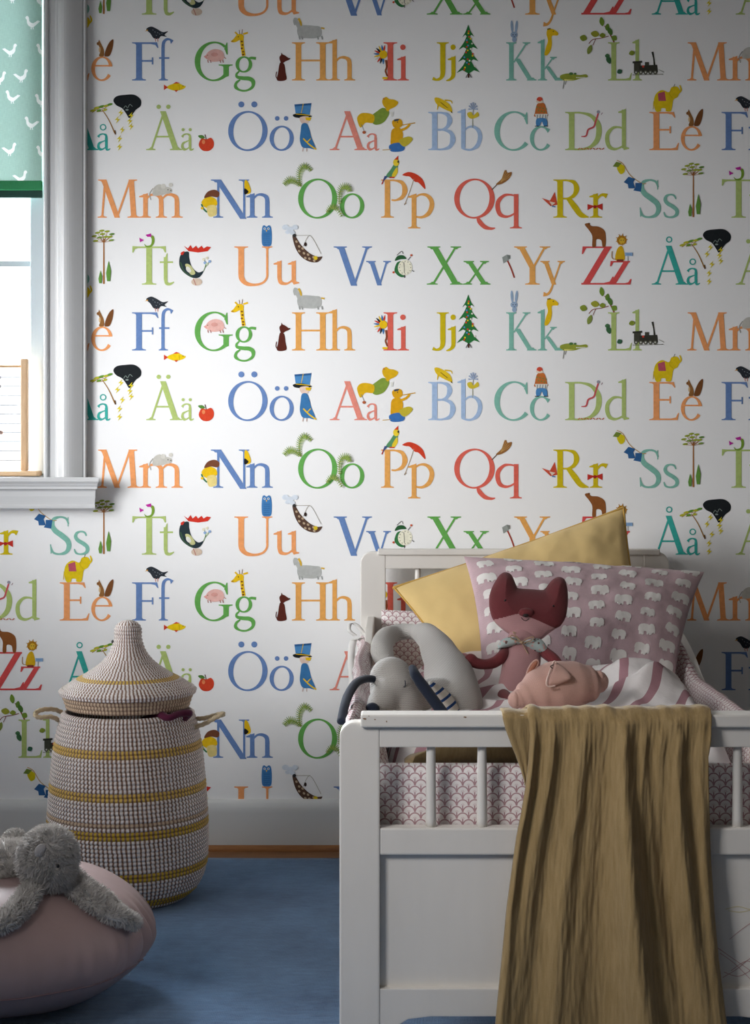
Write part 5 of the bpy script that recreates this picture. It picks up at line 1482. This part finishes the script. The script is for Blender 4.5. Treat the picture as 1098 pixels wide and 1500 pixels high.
pt, pS, pC, _, _ = pillow('pillow.001', 'dusty pink pillow printed with rows of white elephants', (at(679, 815, 3.80), at(1031, 838, 3.80), at(986, 1004, 3.50), at(706, 992, 3.52)), .062, [M_pinkp, M_eleph], 8, k=.045, lump=.0035, freq=.7, decor=print_elephants)

# ------------------------------------------------------------------ soft toys
class Inflate:
    """stuffed shape from an outline: star-shaped about a centre, thickest in the middle"""
    def __init__(s, outline, centre, depth, T, pw=2.2, sub=6, sharp=False):
        n = len(outline); V = [Vector((x, y, 0)) for x, y in outline]; s.o = []
        for i in range(n):
            p0, p1, p2, p3 = V[i - 1], V[i], V[(i + 1) % n], V[(i + 2) % n]
            for k in range(sub):
                t = k / sub
                q = p1 + (p2 - p1) * t if sharp else 0.5 * ((2 * p1) + (p2 - p0) * t + (2 * p0 - 5 * p1 + 4 * p2 - p3) * t * t + (3 * p1 - p0 - 3 * p2 + p3) * t ** 3)
                s.o.append((q.x, q.y))
        s.c = centre; s.d = depth; s.T = T
        s.R = 1.5 * T * FPX / depth(centre[1])
        far = max(s.dist([centre])[0], 1e-6); s.R = min(s.R, far * 1.2)
        s.np = None
    def dist(s, pts):
        A = np.array(s.o); B = np.roll(A, -1, 0); D = B - A; L = (D ** 2).sum(1) + 1e-9
        P = np.array(pts, dtype=float)[:, None, :]
        t = np.clip(((P - A) * D).sum(2) / L, 0, 1)
        return np.sqrt(((A + D * t[..., None] - P) ** 2).sum(2)).min(1)
    def hh(s, pts):
        q = np.clip(1 - s.dist(pts) / s.R, 0, 1)
        return s.T * np.sqrt(np.maximum(0, 1 - q ** 2))
    def front(s, px, py, lift=0.0):
        return at(px, py, s.d(py)) + Vector((0, -float(s.hh([(px, py)])[0]) - lift, 0))
    def mesh(s, mb, rings=22, color=None):
        n = len(s.o)
        for side in (1, -1):
            pp_ = [s.c] + [(s.c[0] + (x - s.c[0]) * sin(j / rings * pi / 2), s.c[1] + (y - s.c[1]) * sin(j / rings * pi / 2)) for j in range(1, rings + 1) for (x, y) in s.o]
            hs = s.hh(pp_); hs[-n:] = 0
            vs = [at(px, py, s.d(py)) + Vector((0, -side * float(h), 0)) for (px, py), h in zip(pp_, hs)]
            fs = []
            for i in range(n): fs.append((0, 1 + (i + 1) % n, 1 + i))
            for j in range(rings - 1):
                for i in range(n):
                    a = 1 + j * n
                    fs.append((a + i, a + (i + 1) % n, a + n + (i + 1) % n, a + n + i))
            if side == 1: fs = [q[::-1] for q in fs]
            fs = [q[::-1] for q in fs] if side == 1 else fs
            if color is None: mb.add(vs, fs)
            else:
                for q in fs:
                    pass
                base = len(mb.v); mb.v.extend([tuple(p) for p in vs])
                for q in fs:
                    cen = sum((vs[i] for i in q), Vector()) / len(q)
                    px = cen.x / cen.y * FPX + VX; py = VY + (H - cen.z) / cen.y * FPX
                    mb.f.append([base + i for i in q]); mb.c.append(color(px, py)); mb.m.append(0)

# --- fox
FOXY = 3.20
fd = lambda py: FOXY + max(0, (1035 - py)) * .00105
fox = thing('plush_fox', 'dark red and pink cloth fox sitting against the elephant pillow', 'soft toy', at(748, 1036, FOXY))
MAROON, FPINK = lin('74363a'), lin('bd9092')
M_foxhead = fabric('fox_two_tone_linen', '7d3a3e', attr=True, weave=.3, var=.08)
M_maroon = fabric('maroon_linen', '7d3a3e', weave=.3)
M_fpink = fabric('dusty_pink_linen', 'bd9092', weave=.3)
ol = [(740, 838), (749, 842.5), (755.5, 857), (759, 861.5), (778, 863), (796, 864), (801, 859.5), (808, 850), (818, 845), (827, 849.5), (831, 866), (831, 886), (828, 904), (821, 916), (813, 921), (802, 929), (793, 936), (781, 940), (764, 939), (747, 930), (732, 919), (722, 908), (717, 894), (716, 878), (719, 864), (725, 852), (732, 842)]
fh = Inflate(ol, (772, 900), fd, .036, 2.4, sub=8)
mb = MB(); fh.mesh(mb, 60, lambda px, py: FPINK if py > max(908 - .256 * (px - 723), 898 + .43 * (px - 762)) else MAROON)
head = mb.build('head', M_foxhead, fox, True)
mb = MB(); mb.ball(fh.front(738, 878), (.0022, .0014, .0030), nu=12, nv=8); mb.build('eye', M_black, head, True)
mb = MB(); mb.ball(fh.front(808, 886), (.0022, .0014, .0026), nu=12, nv=8); mb.build('eye', M_black, head, True)
mb = MB(); mb.ball(fh.front(768, 895, .001), (.0155, .012, .0095)); nb = mb.build('snout', M_maroon, head, True)
mb = MB(); mb.ball(fh.front(767, 898.5, .0105), (.006, .0035, .0036), nu=16, nv=10); mb.build('nose', M_thread, head, True)
mb = MB(); mb.tube([fh.front(761, 902, .0012), fh.front(764, 905.5, .0012), fh.front(768, 906.5, .0012), fh.front(772, 904, .0012)], [.0006] * 4, 6, 4); mb.build('mouth', M_thread, head, True)
def pxr(px, Y): return px * Y / FPX
mb = MB()
mb.tube([at(770, 928, fd(928)), at(766, 950, fd(950)), at(763, 975, fd(975)), at(757, 1002, fd(1002)), at(748, 1032, fd(1032)), at(745, 1042, FOXY - .005)],
        [pxr(23, 3.3), pxr(27, 3.3), pxr(28, 3.25), pxr(27, 3.25), pxr(22, 3.2), pxr(17, 3.2)], 32, 10, squash=(1.0, .70), up=(0, -1, 0.0))
mb.build('body', M_fpink, fox, True)
mb = MB(); mb.tube([at(744, 951, fd(951)), at(735, 962, fd(970) - .012), at(724, 970, fd(970) - .02), at(711, 973, fd(975) - .025), at(698, 971.5, fd(975) - .03), at(689, 966.5, fd(975) - .03)], [.0115, .0115, .0112, .0100, .0108, .0125], 18, 8); mb.build('arm', M_maroon, fox, True)
mb = MB(); mb.tube([at(792, 951, fd(951)), at(802, 959, fd(965) - .012), at(811, 966, fd(970) - .02), at(818, 976, fd(975) - .025)], [.0115, .0115, .0112, .011], 18, 8); mb.build('arm', M_maroon, fox, True)
mb = MB(); mb.tube([at(735, 1017, fd(1017)), at(740, 1026, FOXY - .035), at(748, 1034, FOXY - .08)], [.014, .0165, .016], 18, 8); mb.build('leg', M_maroon, fox, True)
mb = MB(); mb.tube([at(756, 1017, fd(1017)), at(762, 1028, FOXY - .035), at(770, 1037, FOXY - .075)], [.014, .0165, .016], 18, 8); mb.build('leg', M_maroon, fox, True)
def floral():
    t = NT('pale_blue_floral_cotton')
    v = t.new('ShaderNodeTexVoronoi'); v.inputs['Scale'].default_value = 140
    t.l.new(t.coords('Object'), v.inputs['Vector'])
    f = t.math('LESS_THAN', v.outputs['Distance'], .33)
    dotc = t.mix(t.math('GREATER_THAN', t.sep(v.outputs['Color'])[0], .5), lin('6a4a44'), lin('d8a8a0'))
    t.l.new(t.mix(f, lin('b4c4c2'), dotc), t.b.inputs['Base Color']); t.b.inputs['Roughness'].default_value = .9
    return t.m
sc_l = Inflate([(764, 942), (757, 935), (746, 933), (734, 938), (727, 950.5), (740, 949), (753, 945)], (748, 941), lambda py: fd(942) - .030, .012, 2.5)
sc_r = Inflate([(766, 943), (773, 937), (786, 935), (796, 940), (804, 957.5), (791, 956), (778, 952)], (782, 945), lambda py: fd(942) - .030, .012, 2.5)
mb = MB(); sc_l.mesh(mb, 10); sc_r.mesh(mb, 10)
scf = mb.build('scarf', floral(), fox, True)
mb = MB(); q = lambda x, y, d=0: at(x, y, fd(942) - .046 - d)
for pts in ([q(764, 941), q(757, 933), q(751, 926), q(755, 927)], [q(764, 941), q(772, 935), q(781, 933), q(778, 938), q(766, 942)], [q(764, 941), q(768, 949), q(773, 957)], [q(764, 941), q(755, 938), q(747, 933), q(752, 931), q(763, 940)]):
    mb.tube(pts, [.0021] * len(pts), 8, 6, squash=(1.2, .5))
mb.ball(q(764, 941, .001), .0035, nu=12, nv=8)
mb.build('ribbon_bow', fabric('beige_ribbon', 'b79c80'), scf, True)

# --- pig
PY = 2.97
pig = thing('plush_pig', 'pale pink cloth pig lying in front of the fox', 'soft toy', at(815, 1040, PY))
M_pig = fabric('pale_pink_pig_linen', 'cfa79c', weave=.35, var=.08)
pp = [(874, 999, 17), (862, 1001, 27), (838, 1003, 34.5), (812, 1005, 36), (790, 1010, 30.5), (771, 1018, 20.5), (761, 1023, 14.5), (756.5, 1025, 13)]
mb = MB(); mb.tube([at(x, y, PY - (874 - x) * .0004) for x, y, r in pp], [pxr(r, PY) for x, y, r in pp], 40, 8, squash=(1.0, 1.0))
pb = mb.build('body', M_pig, pig, True)
d0 = lambda py: PY - .072
ear1 = Inflate([(770, 991), (774, 979), (780, 970), (786, 967), (787.5, 971), (783, 979), (775, 988)], (779, 979), lambda py: PY - .028, .006, 2.5)
mb = MB(); ear1.mesh(mb, 10); e1 = mb.build('ear', fabric('peach_ear_lining', 'b07660'), pig, True); e1['label'] = 'peach coloured ear lining'
mb = MB(); mb.tube([at(x, y, PY - .030) for x, y in ((770, 991), (774, 979), (780, 970), (786, 967), (788, 971), (784, 979))], [.0017] * 6, 8, 5); mb.build('ear_edge', M_pig, e1, True)
ear2 = Inflate([(813, 970), (807, 981), (800.5, 999), (803, 1005), (812, 1004), (826, 999), (836, 993), (830, 982)], (815, 989), d0, .007, 2.5)
mb = MB(); ear2.mesh(mb, 12)
for i, v in enumerate(mb.v):   # let the flap lie along the round cheek
    x, y, z = v
    px = x / y * FPX + VX; pyv = VY + (H - z) / y * FPX
    dy = .030 * max(0, (1003 - pyv) / 33) ** 1.6
    p = at(px, pyv, y + dy); mb.v[i] = tuple(p)
e2 = mb.build('ear', M_pig, pig, True)
mb = MB(); mb.tube([at(x, y, PY - .080 + .030 * max(0, (1003 - y) / 33) ** 1.6) for x, y in ((814, 971), (811, 969), (806, 981), (800, 999), (803, 1005.5), (812, 1004.5))], [.0016] * 6, 8, 5); mb.build('ear_edge', fabric('pale_ear_edge', 'e2c6bc'), e2, True)
mb = MB(); mb.ball(at(754.5, 1025.5, PY - .052), (.008, .013, .0145)); mb.build('snout', M_pig, pig, True)
mb = MB(); mb.tube([at(874, 988, PY), at(878, 987, PY - .01), at(880, 993, PY - .012), at(876, 996, PY - .01), at(878, 1002, PY - .006)], [.005, .0055, .0055, .005, .004], 12, 6); mb.build('tail', M_pig, pig, True)
mb = MB(); mb.tube([at(809, 979, PY - .074), at(806, 976, PY - .074), at(810, 974, PY - .072)], [.0009] * 3, 6, 4); mb.build('ear_stitch', M_thread, e2, True)

# --- dog
M_dog = knit_mat('grey_fine_knit', 'bbb7b3')
M_navy = fabric('navy_knit', '252c3c', weave=.1)
dog = thing('plush_dog', 'long grey knitted dog with navy ears curled up beside the left rail', 'soft toy', at(600, 1040, 3.1))
dp = [(566, 972, 3.50, 14), (559, 953, 3.58, 17), (564, 936, 3.66, 16), (582, 926.5, 3.70, 12.5), (606, 925.5, 3.68, 11.5), (627, 933, 3.60, 19), (645, 961, 3.42, 27), (659, 997, 3.20, 38), (664, 1034, 3.06, 44), (666, 1058, 3.0, 42)]
mb = MB()
mb.tube([at(x, y, Y) for x, y, Y, r in dp], [pxr(r, Y) for x, y, Y, r in dp], 28, 8)
hd = 2.95
for x, y, Y, r in ((573, 995, hd, 33), (578, 1012, hd - .005, 37), (600, 1030, hd + .02, 38), (585, 1030, hd - .02, 34)):
    mb.ball(at(x, y, Y), pxr(r, Y))
mb.tube([at(577, 1012, hd - .02), at(561, 1028, hd - .055), at(548, 1040, hd - .085)], [pxr(33, hd), pxr(22, hd), pxr(14, hd)], 24, 8)
mb.tube([at(603, 1035, hd + .02), at(640, 1030, 3.04)], [pxr(32, hd), pxr(38, 3.04)], 24, 8)
body = soften(mb.build('body', M_dog, dog, True), .0045, 5)
mb = MB(); mb.ball(at(545, 1040, hd - .102), (pxr(10.5, hd), .012, pxr(10.5, hd))); mb.build('nose', M_navy, dog, True)
mb = MB(); mb.tube([at(604, 979, 2.905), at(609, 990, 2.885), at(620, 1006, 2.872), at(634, 1025, 2.86), at(648, 1044, 2.85), at(655, 1056, 2.85)], [.0075, .0095, .0105, .0105, .0105, .009], 18, 8, squash=(1, .8)); mb.build('ear', M_navy, dog, True)
mb = MB(); mb.tube([at(549, 995, 2.93), at(535, 994.5, 2.91), at(521, 1001, 2.87), at(510, 1018, 2.82), at(504, 1036, 2.77), at(500, 1056, 2.73)], [.008, .0085, .0085, .0085, .008, .008], 18, 8, squash=(1, .8)); mb.build('ear', M_navy, dog, True)
mb = MB(); ey = 2.898
mb.tube([at(585.5, 1003, ey), at(588, 1005.5, ey), at(592, 1006, ey), at(593.5, 1003, ey), at(593, 997, ey)], [.0008] * 5, 8, 5); mb.build('eye', M_navy, dog, True)
bib = Inflate([(627, 999), (640, 1002), (655, 1012), (667, 1027), (675, 1048), (668, 1060), (655, 1058), (645, 1040), (636, 1020)], (652, 1030), lambda py: 2.962, .016, 2.5)
mb = MB(); bib.mesh(mb, 14)
mb.uv = []
for v in mb.v: mb.uv.append((v[0], v[2]))
mb.build('neckerchief', stripe_mat('blue_striped_neckerchief', 'e6e2da', '2f4f86', .0165, .3, .95), dog, True)['label'] = 'white neckerchief with blue stripes'

# ------------------------------------------------------------------ mustard throw hanging over the footboard
def lerp_pts(pts, t):
    for (a, va), (b2, vb) in zip(pts, pts[1:]):
        if t <= b2: return va + (vb - va) * ((t - a) / (b2 - a))
    return pts[-1][1]
XL = [(1046, 773), (1075, 774), (1110, 772), (1150, 767), (1185, 761), (1220, 754), (1320, 740), (1420, 730), (1500, 722), (1580, 717)]
XR = [(1046, 1040), (1075, 1037), (1105, 1033), (1180, 1035), (1250, 1038), (1330, 1043), (1400, 1049), (1500, 1060), (1580, 1067)]
RID = [(.02, .02, .030, .016, 0), (.13, .07, .05, .012, 0), (.30, .24, .06, .016, .1), (.41, .34, .045, .006, .25), (.515, .67, .080, .040, .05), (.63, .82, .035, .008, .15), (.80, .93, .060, .022, 0), (.955, .985, .03, .010, 0)]
def outer_off(u, t):
    o_ = 0
    for u0, u1, w, a, st in RID:
        c = u0 + (u1 - u0) * t; ww = w * (.75 + .6 * t)
        g = exp(-((u - c) / ww) ** 2)
        o_ += a * g * (.25 + .9 * smooth_step(0, .5, t)) * smooth_step(st - .12, st + .12, t + .1)
    # short gathers just under the rail
    o_ += .0060 * (1 - smooth_step(.05, .42, t)) * (sin(u * 44 + 2.6 * sin(u * 9)) * .5 + .5) ** 1.6 * smooth_step(.0, .06, t)
    o_ += .0012 * noise.noise(Vector((u * 22, t * 4, 2))) + .0014 * noise.noise(Vector((u * 70, t * 14, 7)))
    return o_ * 1.2
NU, NVO = 190, 150
ctop = fz(1046)
rowsP = []
inner = [(2.80, None), (2.775, None), (2.75, None), (2.73, None), (2.71, None), (2.690, .512), (2.674, .548), (2.655, .585), (2.642, ctop + .004), (2.625, ctop + .0085), (2.605, ctop + .0095), (2.588, ctop + .0080), (2.578, ctop - .003)]
for y, z in inner: rowsP.append(('i', y, z))
for k in range(NVO + 1): rowsP.append(('o', 1056 + (1580 - 1056) * k / NVO, k / NVO))
mb = MB(); V = []
xi0, xi1 = .015, .46
for kind, a, b2 in rowsP:
    for i in range(NU + 1):
        u = i / NU
        if kind == 'i':
            w = smooth_step(2.645, 2.70, a)
            x0 = ((772 - VX) * 2.59 / FPX) * (1 - w) + xi0 * w; x1 = ((1040 - VX) * 2.59 / FPX) * (1 - w) + xi1 * w
            x = x0 + (x1 - x0) * u
            wob = .0022 * sin(u * 23 + 2 * sin(u * 11)) + .001 * sin(u * 61)
            z = (duvet_z(max(-.0, min(.56, x)), a) + .007 + .008 * abs(noise.noise(Vector((x * 30, a * 30, 0)))) + .006) if b2 is None else b2 + max(-.001, wob) * (1 if a < 2.66 else .4)
            y = a
        else:
            px = lerp_pts(XL, a) + (lerp_pts(XR, a) - lerp_pts(XL, a)) * u
            off = outer_off(u, b2)
            y = FY - .0170 + .006 * smooth_step(.2, .4, b2) - off
            p = at(px, a, FY); x, z = p.x, p.z
        V.append((x, y, z))
NR = len(rowsP)
F = [(j * (NU + 1) + i, (j + 1) * (NU + 1) + i, (j + 1) * (NU + 1) + i + 1, j * (NU + 1) + i + 1) for j in range(NR - 1) for i in range(NU)]
mb.add(V, F)
# the corner of the cloth that is folded back under the front layer
ft = [('c', 2.642, ctop + .002), ('c', 2.62, ctop + .0045), ('c', 2.595, ctop + .0045), ('c', 2.579, ctop - .002)]
fo = [(1052, 735.5, 790), (1066, 739, 790), (1085, 746, 789), (1105, 754, 787), (1122, 760, 784), (1138, 765, 780), (1148, 768, 774)]
V = []; nf = 14
for k, y, z in ft:
    for i in range(nf + 1):
        u = i / nf; px = 735 + 55 * u; V.append(((px - VX) * 2.59 / FPX, y, z + .0012 * sin(u * 9)))
for py, xa, xb in fo:
    for i in range(nf + 1):
        u = i / nf; p = at(xa + (xb - xa) * u, py, FY); V.append((p.x, FY - .0122 - .004 * exp(-((u - .12) / .1) ** 2) - .003 * exp(-((u - .42) / .12) ** 2), p.z))
mb.add(V, [(j * (nf + 1) + i, (j + 1) * (nf + 1) + i, (j + 1) * (nf + 1) + i + 1, j * (nf + 1) + i + 1) for j in range(len(ft) + len(fo) - 1) for i in range(nf)])
def throw_mat():
    t = NT('crinkled_mustard_gauze')
    n1 = t.noise(t.coords('Object', (1, .6, .10)), 190, 4, .6)
    n2 = t.noise(t.coords('Object', (1, 1, .35)), 60, 3)
    n3 = t.noise(t.coords('Object'), 1100, 2)
    f = t.math('MULTIPLY_ADD', t.math('ADD', t.math('MULTIPLY', n1, .6), t.math('MULTIPLY', n3, .4)), 2.2, -.6, True)
    t.l.new(t.mix(f, lin('8c754c'), lin('b0976e')), t.b.inputs['Base Color'])
    t.l.new(t.bump(n3, .3, .0008, t.bump(n1, .4, .0022, t.bump(n2, .35, .006))), t.b.inputs['Normal'])
    t.b.inputs['Roughness'].default_value = .95; t.b.inputs['Specular IOR Level'].default_value = .1; t.b.inputs['Sheen Weight'].default_value = .25
    return t.m
th = mb.build('throw_blanket', throw_mat(), smooth=True, origin=(.35, 2.57, .4))
sd = th.modifiers.new('thickness', 'SOLIDIFY'); sd.thickness = .0035; sd.offset = -1
tag(th, 'crinkled mustard linen throw hanging over the footboard', 'blanket')
